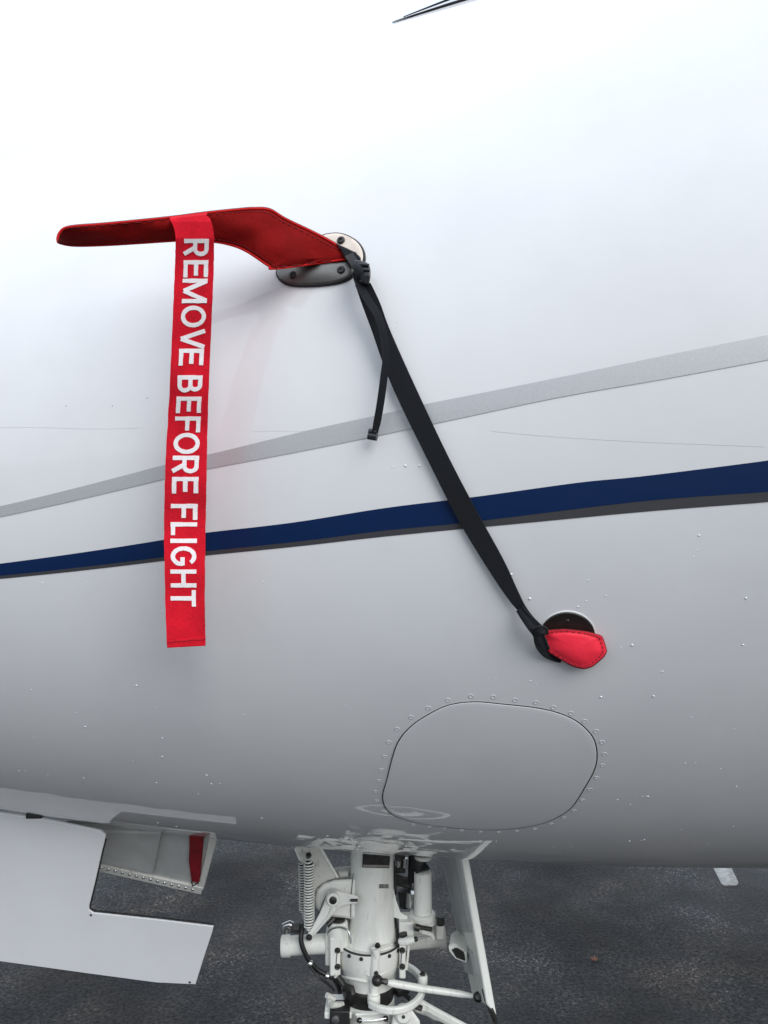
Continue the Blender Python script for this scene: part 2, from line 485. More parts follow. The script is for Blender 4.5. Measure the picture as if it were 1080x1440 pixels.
def sheet(name, grid, material, parent, thick=0.0, smooth=0):
    """surface from rows of points; with a thickness it becomes a band with crisp cut edges"""
    nr, nc = len(grid), len(grid[0])
    idx = lambda i, j, o=0: o + i * nc + j
    quads = [(i, j) for i in range(nr - 1) for j in range(nc - 1)]
    verts = [Vector(p) for row in grid for p in row]
    faces = [(idx(i, j), idx(i, j + 1), idx(i + 1, j + 1), idx(i + 1, j)) for i, j in quads]
    if thick:
        nn = []
        for i in range(nr):
            for j in range(nc):
                du = grid[min(i + 1, nr - 1)][j] - grid[max(i - 1, 0)][j]; dv = grid[i][min(j + 1, nc - 1)] - grid[i][max(j - 1, 0)]
                c = du.cross(dv); c = c.normalized() if c.length > 1e-12 else Vector((0, -1, 0))
                nn.append(-c if c.y > 0 else c)
        n0 = nr * nc
        a_ = [v + q * thick / 2 for v, q in zip(verts, nn)]; b_ = [v - q * thick / 2 for v, q in zip(verts, nn)]
        verts = a_ + b_
        faces += [tuple(k + n0 for k in reversed(f)) for f in faces]
        loop = [(0, j) for j in range(nc)] + [(i, nc - 1) for i in range(1, nr)] + [(nr - 1, j) for j in range(nc - 2, -1, -1)] + [(i, 0) for i in range(nr - 2, 0, -1)]
        base = len(verts); m_ = len(loop)
        verts += [a_[idx(*q)] for q in loop] + [b_[idx(*q)] for q in loop]
        faces += [(base + k, base + (k + 1) % m_, base + m_ + (k + 1) % m_, base + m_ + k) for k in range(m_)]
    me = bpy.data.meshes.new(name)
    me.from_pydata([tuple(v) for v in verts], [], faces)
    me.materials.append(material); me.shade_smooth()
    o = bpy.data.objects.new(name, me); col.objects.link(o)
    if parent: o.parent = parent
    return o


def crom(pts, n, closed=False):
    """Catmull-Rom resample to n points; works on tuples of any length"""
    P = [tuple(p) for p in pts]; m = len(P); out = []
    segs = m if closed else m - 1
    for q in range(n):
        t = q * segs / (n if closed else n - 1)
        i = min(int(t), segs - 1); u = t - i
        if closed: a, b, c, d = (P[(i + k) % m] for k in (-1, 0, 1, 2))
        else: a, b, c, d = P[max(i - 1, 0)], P[i], P[i + 1], P[min(i + 2, m - 1)]
        out.append(tuple(0.5 * (2 * B + (C - A) * u + (2 * A - 5 * B + 4 * C - D) * u * u + (3 * B - A - 3 * C + D) * u ** 3)
                         for A, B, C, D in zip(a, b, c, d)))
    return out


def lerp(pts, x):
    """piecewise-linear y at x"""
    if x <= pts[0][0]: i = 0
    else: i = next((k for k in range(len(pts) - 1) if pts[k][0] <= x <= pts[k + 1][0]), len(pts) - 2)
    (a, b), (c, d) = pts[i], pts[i + 1]
    return b + (d - b) * (x - a) / (c - a)


def orient(n):
    return n.to_track_quat('Z', 'Y').to_matrix().to_4x4()


def place_copy(src, name, p, n, parent, first=[None]):
    o = bpy.data.objects.new(name, src.data) if src else None
    col.objects.link(o); o.parent = parent
    o.matrix_world = Matrix.Translation(p) @ orient(n) @ Matrix.Rotation(random.uniform(0, 6.28), 4, 'Z')
    return o


# ================================================================== the apron
mb = MB(); g = 600
mb.add([(-g, -g, 0), (g, -g, 0), (g, g, 0), (-g, g, 0)], [(0, 1, 2, 3)])
tag(mb.build('asphalt_apron', M['asphalt'], smooth=0), kind='structure')

a0, a1, b1, b0 = [ground_at(*q) for q in ((1016, 1246), (1040, 1245), (1028, 1220), (1003, 1220))]
ext0, ext1 = b0 + (b0 - a0) * 2.2, b1 + (b1 - a1) * 2.2
cw = (a1 - a0)
line = [a0 + cw * 0.12, a0 + (b0 - a0) * 0.1, ext0, ext1, a1 + (b1 - a1) * 0.12, a1 - cw * 0.15]
mb = MB(); mb.plate([p + Vector((0, 0, 0.004)) for p in line], [p + Vector((0, 0, -0.01)) for p in line])
tag(mb.build('painted_marking', M['marking'], smooth=0), kind='structure')

# ================================================================== the aeroplane
jet = empty('business_jet', (0, YC, 0))
tag(jet, 'white business jet with silver and navy stripes, seen close at its nose', 'airplane')
JI = jet.matrix_world


def part(o):
    return o


jet.location = (0, 0, 0)      # keep the parts' coordinates in metres of the place

# ---- fuselage skin
xs = [NOSE + 1.2 * (i / 40) ** 2.2 for i in range(41)]
x = -1.3
while x < 1.9:
    x += 0.025; xs.append(x)
while x < 14:
    x += 0.2; xs.append(x)
NS = 288
mb = MB()
for x in xs[1:]:
    for k in range(NS):
        mb.v.append(S(x, 2 * math.pi * k / NS))
nr = len(xs) - 1
for i in range(nr - 1):
    for k in range(NS):
        a, b = i * NS + k, i * NS + (k + 1) % NS
        mb.f.append((a, b, b + NS, a + NS))
mb.f.append(tuple(reversed(range(NS))))
mb.v.append(Vector((18, YC, 2.9))); tip = len(mb.v) - 1
for k in range(NS):
    mb.f.append(((nr - 1) * NS + k, (nr - 1) * NS + (k + 1) % NS, tip))
fus = mb.build('fuselage', M['paint'], jet, smooth=60)


def stripe(name, top, bottom, material, off=0.0008, rows=3):
    """paint band: its edges are read as skin angle over station and carried on along the body"""
    def curve(pl):
        q = [xt(hit(px, py)) for px, py in pl]
        q.sort(); return q
    T, B = curve(top), curve(bottom)
    T, B = crom(T, 80), crom(B, 80)
    def val(Q, x):
        if x < Q[0][0]: return Q[0][1] + (Q[12][1] - Q[0][1]) / (Q[12][0] - Q[0][0]) * (x - Q[0][0])
        if x > Q[-1][0]: return Q[-1][1] + 0.35 * (Q[-1][1] - Q[-13][1]) / (Q[-1][0] - Q[-13][0]) * min(x - Q[-1][0], 0.9)
        return lerp(Q, x)
    grid = []
    x = -1.55
    while x < 13.5:
        t, b = val(T, x), val(B, x)
        if t < b + 0.004: t = b + 0.004
        grid.append([S(x, t + (b - t) * j / rows, off) for j in range(rows + 1)])
        x += 0.02 if x < 1.9 else 0.2
    return sheet(name, grid, material, fus)


silver = stripe('stripe', [(0, 712), (230, 654), (290, 640), (430, 606), (540, 582), (605, 567), (790, 530), (940, 499), (1080, 471)],
                [(0, 727), (230, 674), (290, 660), (540, 611), (615, 595), (780, 560), (940, 532), (1080, 506)], M['silver'])
tag(silver, 'silver upper stripe')
navy_top = [(0, 792.5), (230, 759), (290, 749), (410, 735), (540, 714.5), (665, 699), (810, 679), (900, 670), (1080, 647.5)]
navy_bot = [(0, 809.5), (230, 783), (290, 775), (430, 760), (540, 746), (635, 737), (685, 731), (900, 705), (1080, 691.5)]
char_bot = [(0, 814), (230, 788.5), (290, 781), (430, 767), (540, 754.5), (690, 740), (900, 720), (1080, 706)]
tag(stripe('stripe', navy_top, navy_bot, M['navy']), 'navy blue stripe')
tag(stripe('stripe', [(x, y - 0.5) for x, y in navy_bot], char_bot, M['charcoal'], off=0.0005), 'thin charcoal line under the navy stripe')


def seam(px_pts, width, material, off=0.0003, name='paint_seam', n=60):
    q = crom([xt(hit(*p)) for p in px_pts], n)
    grid = []
    for i, (x, t) in enumerate(q):
        a, b = q[max(i - 1, 0)], q[min(i + 1, n - 1)]
        r = rad(x)
        dx, dt = b[0] - a[0], (b[1] - a[1]) * r
        L = math.hypot(dx, dt) or 1
        nx, nt = -dt / L, dx / L / r
        w = width / 2 * (0.6 + 0.4 * math.sin(i * 0.9) ** 2)
        grid.append([S(x + nx * w, t + nt * w, off), S(x - nx * w, t - nt * w, off)])
    return sheet(name, grid, material, fus)


seam([(690, 606), (780, 614), (900, 621), (1075, 628)], 0.0006, M['seam'])
seam([(0, 601), (60, 601), (130, 603), (195, 602)], 0.0006, M['seam'])
seam([(355, 606), (430, 606), (480, 608), (522, 612)], 0.0006, M['bead'])
for q in ((93, 571), (158, 571), (207, 560)):
    p = hit(*q); mbq = MB(); mbq.ball(p, 0.0011, 8, (1, 0.5, 0.6)); mbq.build('paint_chip', M['gap'], fus)

# ---- access panel with its gap and screws
PANEL = [(667.8, 986.3), (630.7, 991), (601, 1004.8), (577, 1021.5), (560, 1041.8), (551, 1066), (543.7, 1095.5), (538, 1116),
         (539, 1129), (545.5, 1140), (560, 1149), (597, 1159), (649, 1165), (686, 1166.6), (723, 1165), (760, 1158.5), (786, 1148),
         (805, 1134), (823, 1106.6), (836, 1082.6), (840, 1062), (836, 1040), (823, 1023), (805, 1010), (779, 1000), (749, 994), (712, 990)]
pc = crom([xt(hit(*p)) for p in PANEL], 160, True)
cx = sum(p[0] for p in pc) / 160; ct = sum(p[1] for p in pc) / 160


def inset(q, d):
    n = len(q); out = []
    for i in range(n):
        a, b = q[i - 2], q[(i + 2) % n]
        r = rad(q[i][0]); dx, dt = b[0] - a[0], (b[1] - a[1]) * r
        L = math.hypot(dx, dt); nx, nt = dt / L, -dx / L
        if nx * (cx - q[i][0]) + nt * (ct - q[i][1]) * r < 0: nx, nt = -nx, -nt
        out.append((q[i][0] + nx * d, q[i][1] + nt * d / r))
    return out


grid = [[S(x, t, 0.0007) for x, t in ring + ring[:1]] for ring in (inset(pc, -0.0006), inset(pc, 0.0014))]
sheet('panel_gap', grid, M['gap'], fus)
grid = [[S(x, t, 0.0005) for x, t in ring + ring[:1]] for ring in (inset(pc, -0.0017), inset(pc, -0.0005))]
sheet('panel_sealant', grid, M['bead'], fus)
rim = inset(pc, 0.0011)
mb = MB(); rings = [(1.0, 0.0004), (0.9955, 0.0011), (0.985, 0.0013), (0.95, 0.0013), (0.85, 0.0013), (0.7, 0.0013), (0.5, 0.0013), (0.3, 0.0013), (0.12, 0.0013)]
for k, o in rings:
    mb.v += [S(cx + (x - cx) * k, ct + (t - ct) * k, o) for x, t in rim]
for i in range(len(rings) - 1):
    for j in range(160):
        a, b = i * 160 + j, i * 160 + (j + 1) % 160
        mb.f.append((a, b, b + 160, a + 160))
mb.f.append(tuple(range((len(rings) - 1) * 160, len(rings) * 160)))
tag(mb.build('access_panel', M['paint'], jet, smooth=25), 'rounded access hatch flush in the lower skin, ringed by screws')

rv = MB(); rv.lathe((0, 0, -0.0006), (0, 0, 1), [(0, 0.0042), (0.0008, 0.0042), (0.0012, 0.0035), (0.0012, 0.0026), (0.0005, 0.0020), (0.0002, 0.0012), (0.0002, 0.0003)], 14)
rv0 = rv.build('rivet', M['rivet'], fus, smooth=50)
sl = MB(); sl.lathe((0, 0, 0.0004), (0, 0, 1), [(0, 0.0014), (0.0006, 0.0014)], 8)
RV = [(465, 105), (550, 108), (633, 120), (712, 130), (778, 148), (845, 170), (897, 200), (940, 238), (963, 280), (972, 325), (965, 368),
      (942, 415), (917, 460), (888, 500), (857, 540), (818, 567), (770, 590), (708, 610), (640, 618), (570, 622), (500, 620), (430, 615),
      (365, 607), (308, 601), (247, 593), (108, 503), (103, 467), (115, 427), (125, 385), (138, 335), (153, 280), (185, 230), (238, 185),
      (303, 150), (377, 120)]
for i, (a, b) in enumerate(RV):
    p = hit(490 + a / 2.7, 940 + b / 2.7); n = nrm(p)
    if i == 0: rv0.matrix_world = Matrix.Translation(p) @ orient(n)
    else: place_copy(rv0, 'rivet', p, n, fus)

# ---- rain beads on the lower skin
mb = MB()
spots = [(107, 1002), (44, 970), (192, 964), (219, 995), (228, 1064), (48, 1037), (27, 1084), (36, 1084), (67, 1090), (118, 1094), (309, 1102),
         (353, 1120), (475, 1149), (889, 907), (874, 911), (983, 753), (980, 774), (975, 783), (827, 816), (852, 838), (932, 944), (919, 979),
         (978, 1073), (972, 1009), (1032, 1025), (911, 1120), (904, 1120), (885, 1183), (902, 1182), (974, 1183), (990, 1190), (996, 1187), (930, 945),
         (754, 962), (697, 954), (742, 1011), (746, 958), (845, 980), (1013, 1081), (1045, 907), (745, 842), (698, 1183), (788, 1195), (778, 1192), (803, 1191),
         (222, 1157), (232, 1151), (218, 1160), (248, 1162), (276, 1155), (183, 1146), (60, 820), (90, 806), (122, 820), (127, 827), (228, 860), (570, 655), (590, 655), (552, 657)]
for _ in range(45):
    if random.random() < 0.45: spots.append((random.uniform(10, 1070), random.uniform(800, 1150)))
    else: spots.append((random.uniform(140, 1075), random.uniform(1090, 1195)))
for px, py in spots:
    p = hit(px, py); n = nrm(p)
    q = n.to_track_quat('Z', 'Y').to_matrix()
    r = random.choice((0.0008, 0.0010, 0.0013, 0.0018)); e = random.uniform(0.8, 1.3)
    vs = [p - n * 0.0003]
    vs = []; fs = []
    for i, (h, rr) in enumerate(((-0.05, 1.0), (0.3, 0.88), (0.52, 0.55), (0.6, 0.18))):
        for k in range(10):
            a = 2 * math.pi * k / 10
            vs.append(p + q @ Vector((math.cos(a) * rr * r * e, math.sin(a) * rr * r, h * r)))
    for i in range(3):
        for k in range(10):
            a, b = i * 10 + k, i * 10 + (k + 1) % 10
            fs.append((a, b, b + 10, a + 10))
    fs.append(tuple(range(30, 40))); fs.append(tuple(reversed(range(10))))
    mb.add(vs, fs)
drops = mb.build('rain_droplets', M['water'], fus, smooth=50)
tag(drops, kind='stuff')

# ---- windscreen corner and wiper at the top
w0, w1 = Vector(xt(hit(551, 33))), Vector(xt(hit(640, 5)))
dw = w1 - w0
grid = []
for i in range(31):
    u = i / 30
    lo = w0 + dw * (u * 9)
    hi = w0 + dw * (u * 9) + Vector((0.06 * u, 0.62 * min(u * 3, 1) ** 0.7))
    lo = Vector((lo.x, min(lo.y, w0.y + 0.05 + u * 0.1)))
    grid.append([S(lo.x + (hi.x - lo.x) * j / 16, lo.y + (hi.y - lo.y) * j / 16, 0.001) for j in range(17)])
ws = sheet('windscreen', grid, M['glass'], jet)
mb = MB(); mb.tube([r[0] + nrm(r[0]) * 0.001 for r in grid], [0.0005 + 0.0014 * min(i / 3, 1) for i in range(31)], 8)
mb.build('windscreen_gasket', M['blackrub'], ws)
wp = []
for i in range(25):
    u = i / 24
    q = w0 + dw * (0.2 + u * 3.0)
    wp.append(S(q.x, q.y + 0.006 + 0.020 * u, 0.003 + 0.014 * u))
mb = MB(); mb.tube(wp, [0.0008 + 0.0010 * min(u / 6, 1) for u in range(25)], 8)
mb.build('wiper_blade', M['blackrub'], ws)

# ---- pitot probe: steel base on the skin, mast and tube (inside the red cover)
def skin_plate(name, px_outline, rings, material, parent, n_=72):
    """plate that follows the skin: rings of (scale about its middle, height)"""
    q = crom([xt(hit(*p)) for p in px_outline], n_, True)
    mx_ = sum(p[0] for p in q) / n_; mt_ = sum(p[1] for p in q) / n_
    m_ = MB()
    for k, o in rings:
        m_.v += [S(mx_ + (x - mx_) * k, mt_ + (t - mt_) * k, o) for x, t in q]
    for i in range(len(rings) - 1):
        for j in range(n_):
            a, b = i * n_ + j, i * n_ + (j + 1) % n_
            m_.f.append((a, b, b + n_, a + n_))
    m_.f.append(tuple(range((len(rings) - 1) * n_, len(rings) * n_)))
    return m_.build(name, material, parent, smooth=40)


BASE = [(440, 345), (452, 334), (466, 330), (482, 330.5), (497, 337), (507, 346), (512, 358), (511, 371), (503, 382), (480, 388), (455, 385), (440, 372), (436, 358)]
probe = skin_plate('pitot_probe', BASE, [(1.0, 0.0), (1.0, 0.003), (0.955, 0.0042), (0.8, 0.0044), (0.5, 0.0046), (0.2, 0.0048)], M['skyplate'], jet)
tag(probe, 'steel probe base plate, upper part coloured like its sky reflection, with a dark edge, partly under the red sleeve')
skin_plate('sealant_bead', BASE, [(1.055, 0.0), (1.05, 0.002), (1.02, 0.0036), (0.95, 0.0038), (0.5, 0.002)], M['blackrub'], probe)
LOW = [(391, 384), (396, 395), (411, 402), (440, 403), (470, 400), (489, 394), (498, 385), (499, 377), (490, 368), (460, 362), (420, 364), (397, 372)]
skin_plate('base_lower_half', LOW, [(1.0, 0.0), (1.0, 0.0050), (0.96, 0.0066), (0.88, 0.0074), (0.7, 0.0088), (0.5, 0.0105), (0.25, 0.0115)], M['groundsteel'], probe)  # one base drawn as two plates to hold sky and ground tones
skin_plate('sealant_bead', LOW, [(1.05, 0.0), (1.04, 0.003), (1.0, 0.0052), (0.9, 0.004)], M['blackrub'], probe)
mb = MB()
mb.tube([hit(440, 362, 0.0), at(425, 352, 1.036), at(405, 342, 1.020), at(370, 327, 0.985), at(300, 320, 0.966), at(120, 331, 0.957), at(95, 334, 0.955)],
        [0.007, 0.007, 0.006, 0.006, 0.005, 0.004, 0.003], 14)
mb.build('probe_tube', M['brightsteel'], probe)
sc = MB(); sc.lathe((0, 0, 0), (0, 0, 1), [(0, 0.0058), (0.0022, 0.0058), (0.0034, 0.0046), (0.0036, 0.0022), (0.0018, 0.0018), (0.0016, 0.0002)], 18)
sc0 = sc.build('screw', M['darkmetal'], probe, smooth=40)
for i, (qx, qy, qo) in enumerate(((415, 391, 0.0076), (482, 384, 0.0076), (481, 341, 0.0042))):
    p = hit(qx, qy); n = nrm(p)
    if i == 0: sc0.matrix_world = Matrix.Translation(p + n * qo) @ orient(n)
    else: place_copy(sc0, 'screw', p + n * qo, n, probe)

# ---- sensor disc low on the side
dc = hit(797.5, 894); dn = nrm(dc); dr = 0.0375
q4 = Matrix.Translation(dc) @ orient(dn)
mb = MB(); mb.lathe((0, 0, -0.004), (0, 0, 1), [(0, dr), (0.0052, dr), (0.0062, dr * 0.97), (0.0064, dr * 0.6), (0.0064, 0.001)], 48)
disc = mb.build('sensor_disc', M['browndisc'], jet); disc.matrix_world = q4
tag(disc, 'dark round sensor plate half covered by the red flap')
mb = MB(); mb.lathe((0, 0, -0.004), (0, 0, 1), [(0, dr * 1.04), (0.0044, dr * 1.04), (0.0049, dr * 1.02), (0.0048, dr * 1.0)], 48)
rim_o = mb.build('rim', M['rivet'], disc); rim_o.matrix_world = q4
up = (Vector((0, 0, 1)) - dn * dn.z).normalized()
place_copy(sc0, 'screw', dc + up * 0.024 + dn * 0.001, dn, disc).scale = (0.5, 0.5, 0.6)

# ---- forward nose gear door, splayed outwards, with a notch in its rear edge
h0, h1 = hit(0, 1139), hit(150, 1161)
hd = (h1 - h0).normalized()
h0 = h0 - Vector((0, 0, 0.008))


def plane_pt(px, py, p0, n, push=0.0):
    d = ray(px, py)
    return CAM + d * ((p0 - CAM).dot(n) / d.dot(n)) + n * push


down = Vector((0, math.sin(R_(16)), -math.cos(R_(16))))
pn = hd.cross(down).normalized()
if pn.y > 0: pn = -pn
DOOR = [(-170, 1116), (0, 1143.5), (60, 1152), (128, 1166), (141, 1169), (148, 1175), (147, 1182), (143, 1198), (134, 1238), (125, 1274), (125, 1280), (131, 1284),
        (150, 1286), (225, 1294), (300, 1303), (298, 1312), (286, 1348), (275, 1384.5), (220, 1382), (130, 1370), (0, 1352), (-175, 1326)]
fr = [plane_pt(x, y, h0, pn) for x, y in DOOR]
mb = MB(); mb.plate(fr, [p - pn * 0.007 for p in fr])
door = mb.build('gear_door', M['paint'], jet, smooth=30, bevel=0.0012)
tag(door, 'white notched nose gear door hanging open')
ed = MB()
ed.tube([plane_pt(x, y, h0, pn, -0.006) for x, y in DOOR[6:15]], 0.0026, 6)
ed.build('edge_seal', M['darkmetal'], door)
for i, (x, y) in enumerate(((47, 1149), (-60, 1131))):
    p = plane_pt(x, y, h0, pn, -0.004)
    mb = MB(); mb.box(p + Vector((0, 0.02, 0.006)), 0.035 if i == 0 else 0.022, 0.05, 0.022); mb.build('hinge', M['darkmetal'] if i == 0 else M['gearold'], door, bevel=0.002)
# drain holes and screws along its edges
for x, y in ((128, 1286.5), (267, 1381)):
    p = plane_pt(x, y, h0, pn, 0.0004); o = place_copy(sc0, 'screw', p, pn, door); o.scale = (0.45, 0.45, 0.4)

# ---- inner flap behind the notch: leans inwards, grey inside, riveted flange
down2 = Vector((0, math.sin(R_(34)), -math.cos(R_(34))))
i0 = at(220, 1180, 1.80)
hd2 = (at(300, 1182, 1.80) - at(100, 1158, 1.80)).normalized()
qn = hd2.cross(down2).normalized()
if qn.y > 0: qn = -qn
INN = [(90, 1160), (200, 1160), (309, 1166), (305, 1180), (296, 1215), (287, 1249), (283, 1254), (210, 1237), (138, 1221), (90, 1210)]
fr = [plane_pt(x, y, i0, qn) for x, y in INN]
mb = MB(); mb.plate(fr, [p - qn * 0.012 for p in fr])
flap_in = mb.build('inner_gear_door', M['inner'], jet, smooth=30, bevel=0.002)
tag(flap_in, 'grey inner gear door with a riveted lower flange and a red strip')
pp = lambda x, y, d=0.0: plane_pt(x, y, i0, qn, d)
mb = MB(); a = [pp(x, y) for x, y in ((230, 1163), (227, 1178), (219, 1222), (100, 1196), (100, 1160))]
mb.plate([p + qn * 0.016 for p in a], [p - qn * 0.004 for p in a]); mb.build('raised_panel', M['inner'], flap_in, bevel=0.004)
a = [(100, 1204), (139, 1212), (210, 1229), (286, 1246), (283.5, 1255), (210, 1238.5), (138, 1222), (100, 1214)]
mb = MB(); mb.plate([pp(x, y, 0.006) for x, y in a], [pp(x, y, -0.016) for x, y in a]); mb.build('flange', M['gearold'], flap_in, bevel=0.0015)
a = [(297, 1166), (309, 1167), (305, 1181), (287, 1249), (278, 1247), (291, 1195)]
mb = MB(); mb.plate([pp(x, y, 0.004) for x, y in a], [pp(x, y, -0.014) for x, y in a]); mb.build('edge_strip', M['gearold'], flap_in, bevel=0.0015)
rb = MB(); rb.lathe((0, 0, 0), (0, 0, 1), [(0, 0.0042), (0.0012, 0.0040), (0.0026, 0.0025), (0.003, 0.0006)], 10)
rb0 = rb.build('rivet', M['brightsteel'], flap_in, smooth=60)
for i in range(14):
    u = i / 13
    p = pp(144 + 128 * u, 1218 + 31 * u - 1.2, 0.006)
    if i == 0: rb0.matrix_world = Matrix.Translation(p) @ orient(qn)
    else: place_copy(rb0, 'rivet', p, qn, flap_in)
a = [(267, 1167), (288, 1168), (287, 1180), (285, 1200), (283, 1222), (281, 1237), (270, 1237), (268, 1222), (267, 1205), (267.5, 1190), (267, 1180)]
mb = MB()
mb.plate([pp(x, y, 0.007 + 0.003 * math.sin(i * 1.7)) for i, (x, y) in enumerate(a)], [pp(x, y, 0.001) for x, y in a])
tag(mb.build('red_strip', M['redtape'], flap_in, bevel=0.001), 'red strip on the inner gear door')
mb = MB(); mb.tube([pp(270, 1237, 0.004), pp(272, 1243, 0.006), pp(277, 1240, 0.005), pp(282, 1236, 0.003)], 0.0016, 6); mb.build('tie_cord', M['blackrub'], flap_in)

# ================================================================== nose landing gear
YG = 1.95
K = kpx(YG)


def G(cx_, cy_, y=YG):
    """position from the 3x enlargement of the gear"""
    return at(360 + cx_ / 3, 1160 + cy_ / 3, y)


kk = K / 3
ax_x = G(490, 300).x
strut_prof = []
zt = lambda cy_, y=YG: G(490, cy_, y).z


def vlathe(mb_, cx_, y, prof, seg=48):
    """vertical turned shape: prof of (height in enlargement px, radius in enlargement px)"""
    c = G(cx_, prof[0][0], y)
    kq = kpx(y) / 3
    z0 = c.z
    x_ = c.x
    pr = []
    for cy_, r in prof:
        p = G(cx_, cy_, y); pr.append((z0 - p.z, r * kq))
    return mb_.lathe((x_, y, z0), (0, 0, -1), pr, seg)


mb = MB()
vlathe(mb, 490, YG, [(-120, 90), (100, 90), (200, 91), (360, 92), (400, 94), (435, 101), (470, 113), (492, 118)])
# bracket shoulder on the left of the strut
sh = [(470, 225), (400, 228), (330, 232), (285, 248), (258, 275), (250, 310), (252, 345), (270, 370), (320, 388), (400, 395), (470, 398)]
mb.plate([G(x, y, YG - 0.035) for x, y in sh], [G(x, y, YG + 0.05) for x, y in sh])
gear = mb.build('nose_gear', M['gear'], jet, smooth=40, bevel=0.006)
tag(gear, 'white enamelled nose gear leg with springs, actuators and torque collar')

# dark name-plate recess near the top of the leg
yf = YG - 90 * kk - 0.004
mb = MB(); a = [(450, 122), (567, 132), (562, 183), (448, 180)]
mb.plate([G(x, y, yf) for x, y in a], [G(x, y, yf + 0.03) for x, y in a]); mb.build('data_plate', M['darkmetal'], gear, bevel=0.001)
mb = MB(); a = [(452, 168), (560, 170), (559, 180), (452, 178)]
mb.plate([G(x, y, yf - 0.002) for x, y in a], [G(x, y, yf + 0.001) for x, y in a]); mb.build('plate_edge', M['steel'], gear)

# upper left arm plate
mb = MB(); a = [(160, 40), (300, 40), (285, 105), (318, 165), (350, 222), (300, 236), (262, 262), (250, 290), (225, 300), (205, 200), (165, 105)]
mb.plate([G(x, y, YG - 0.02) for x, y in a], [G(x, y, YG + 0.03) for x, y in a]); mb.build('arm_plate', M['gearold'], gear, bevel=0.004)
mb = MB(); mb.tube([G(272, 100, YG - 0.022), G(345, 222, YG - 0.022)], 5 * kk, 8); mb.build('arm_rib', M['gear'], gear)
mb = MB(); mb.tube([G(165, 100, YG - 0.02), G(185, 150, YG - 0.02)], 4 * kk, 8); mb.build('arm_rib', M['gear'], gear)
mb = MB(); mb.tube([G(335, 205, YG + 0.03), G(400, 195, YG + 0.03)], [22 * kk, 20 * kk], 16); mb.tube([G(350, 210, YG + 0.005), G(390, 205, YG + 0.005)], 15 * kk, 12)
mb.build('cross_tube', M['gearold'], gear)

# springs: coils of wire
def spring(cx0, cy0, cx1, cy1, y, rpx, turns, wire):
    n = turns * 12
    a, b = G(cx0, cy0, y), G(cx1, cy1, y)
    ax = (b - a).normalized(); u = Vector((0, 1, 0)); u = (u - ax * u.dot(ax)).normalized(); w = ax.cross(u)
    pts = []
    for i in range(n + 1):
        t = i / n; an = 2 * math.pi * turns * t
        r = rpx * kk * min(1, 0.45 + 4 * min(t, 1 - t) * 3)
        pts.append(a + (b - a) * t + (u * math.cos(an) + w * math.sin(an)) * r)
    m_ = MB(); m_.tube(pts, wire, 6)
    for e, s_ in ((a, -1), (b, 1)):
        m_.tube([e, e + ax * s_ * 0.016], wire * 1.4, 6)
    return m_


spring(224, 150, 225, 442, YG - 0.055, 20, 25, 0.0021).build('spring', M['gear'], gear, smooth=0)
spring(196, 155, 200, 370, YG - 0.015, 16, 20, 0.0019).build('spring', M['gearold'], gear, smooth=0)
mb = MB(); mb.tube([G(224, 155, YG - 0.055), G(225, 440, YG - 0.055)], 15 * kk, 12); mb.build('spring_core', M['blackrub'], gear)
mb = MB(); mb.tube([G(196, 158, YG - 0.015), G(200, 368, YG - 0.015)], 11 * kk, 10); mb.build('spring_core', M['blackrub'], gear)

bolt = MB(); bolt.lathe((0, 0, 0), (0, 0, 1), [(0, 0.0085), (0.003, 0.0085), (0.0032, 0.0066), (0.008, 0.0062), (0.009, 0.005), (0.0075, 0.003), (0.007, 0.0004)], 16)
bolt0 = bolt.build('bolt', M['darkmetal'], gear, smooth=40)
FWD = Vector((0, -1, 0))
first_bolt = [True]


def put_bolt(cx_, cy_, y, s=1.0, n=FWD, parent=None):
    p = G(cx_, cy_, y)
    if first_bolt[0]:
        first_bolt[0] = False; bolt0.matrix_world = Matrix.Translation(p) @ orient(n) @ Matrix.Scale(s, 4); return
    o = place_copy(bolt0, 'bolt', p, n, parent or gear); o.scale = (s, s, s)


put_bolt(222, 128, YG - 0.06, 0.9)
put_bolt(224, 474, YG - 0.075, 0.9)
mb = MB(); mb.tube([G(222, 128, YG - 0.062), G(222, 128, YG)], 13 * kk, 12); mb.build('spring_eye', M['gear'], gear)
mb = MB(); mb.tube([G(224, 474, YG - 0.074), G(224, 474, YG - 0.02)], 12 * kk, 12); mb.build('spring_eye', M['gear'], gear)

# lever arm with its pivot
a = crom([(325, 280), (355, 282), (395, 292), (425, 299), (433, 312), (428, 330), (395, 335), (355, 345), (335, 365), (300, 405), (255, 455), (232, 480), (214, 470),
          (232, 440), (262, 385), (288, 330), (300, 292)], 60, True)
mb = MB(); mb.plate([G(x, y, YG - 0.072) for x, y in a], [G(x, y, YG - 0.05) for x, y in a]); mb.build('lever', M['gear'], gear, bevel=0.002)
mb = MB(); p = G(325, 318, YG - 0.084); mb.lathe(p, (0, 1, 0), [(0, 23 * kk), (0.002, 26 * kk), (0.016, 27 * kk), (0.03, 27 * kk)], 28); mb.build('pivot_boss', M['gear'], gear)
mb = MB(); mb.lathe(p - Vector((0, 0.004, 0)), (0, 1, 0), [(0, 8 * kk), (0.002, 15 * kk), (0.006, 16 * kk)], 20); mb.build('pivot_pin', M['darkmetal'], gear)
mb = MB(); mb.tube([G(398, 318, YG - 0.0735), G(430, 318, YG - 0.0735)], 6 * kk, 8); mb.build('slot', M['gap'], gear)
mb = MB(); mb.tube([G(322, 350, YG - 0.075), G(308, 384, YG - 0.075), G(245, 460, YG - 0.074)], 4.5 * kk, 8); mb.build('lever_rib', M['gear'], gear)

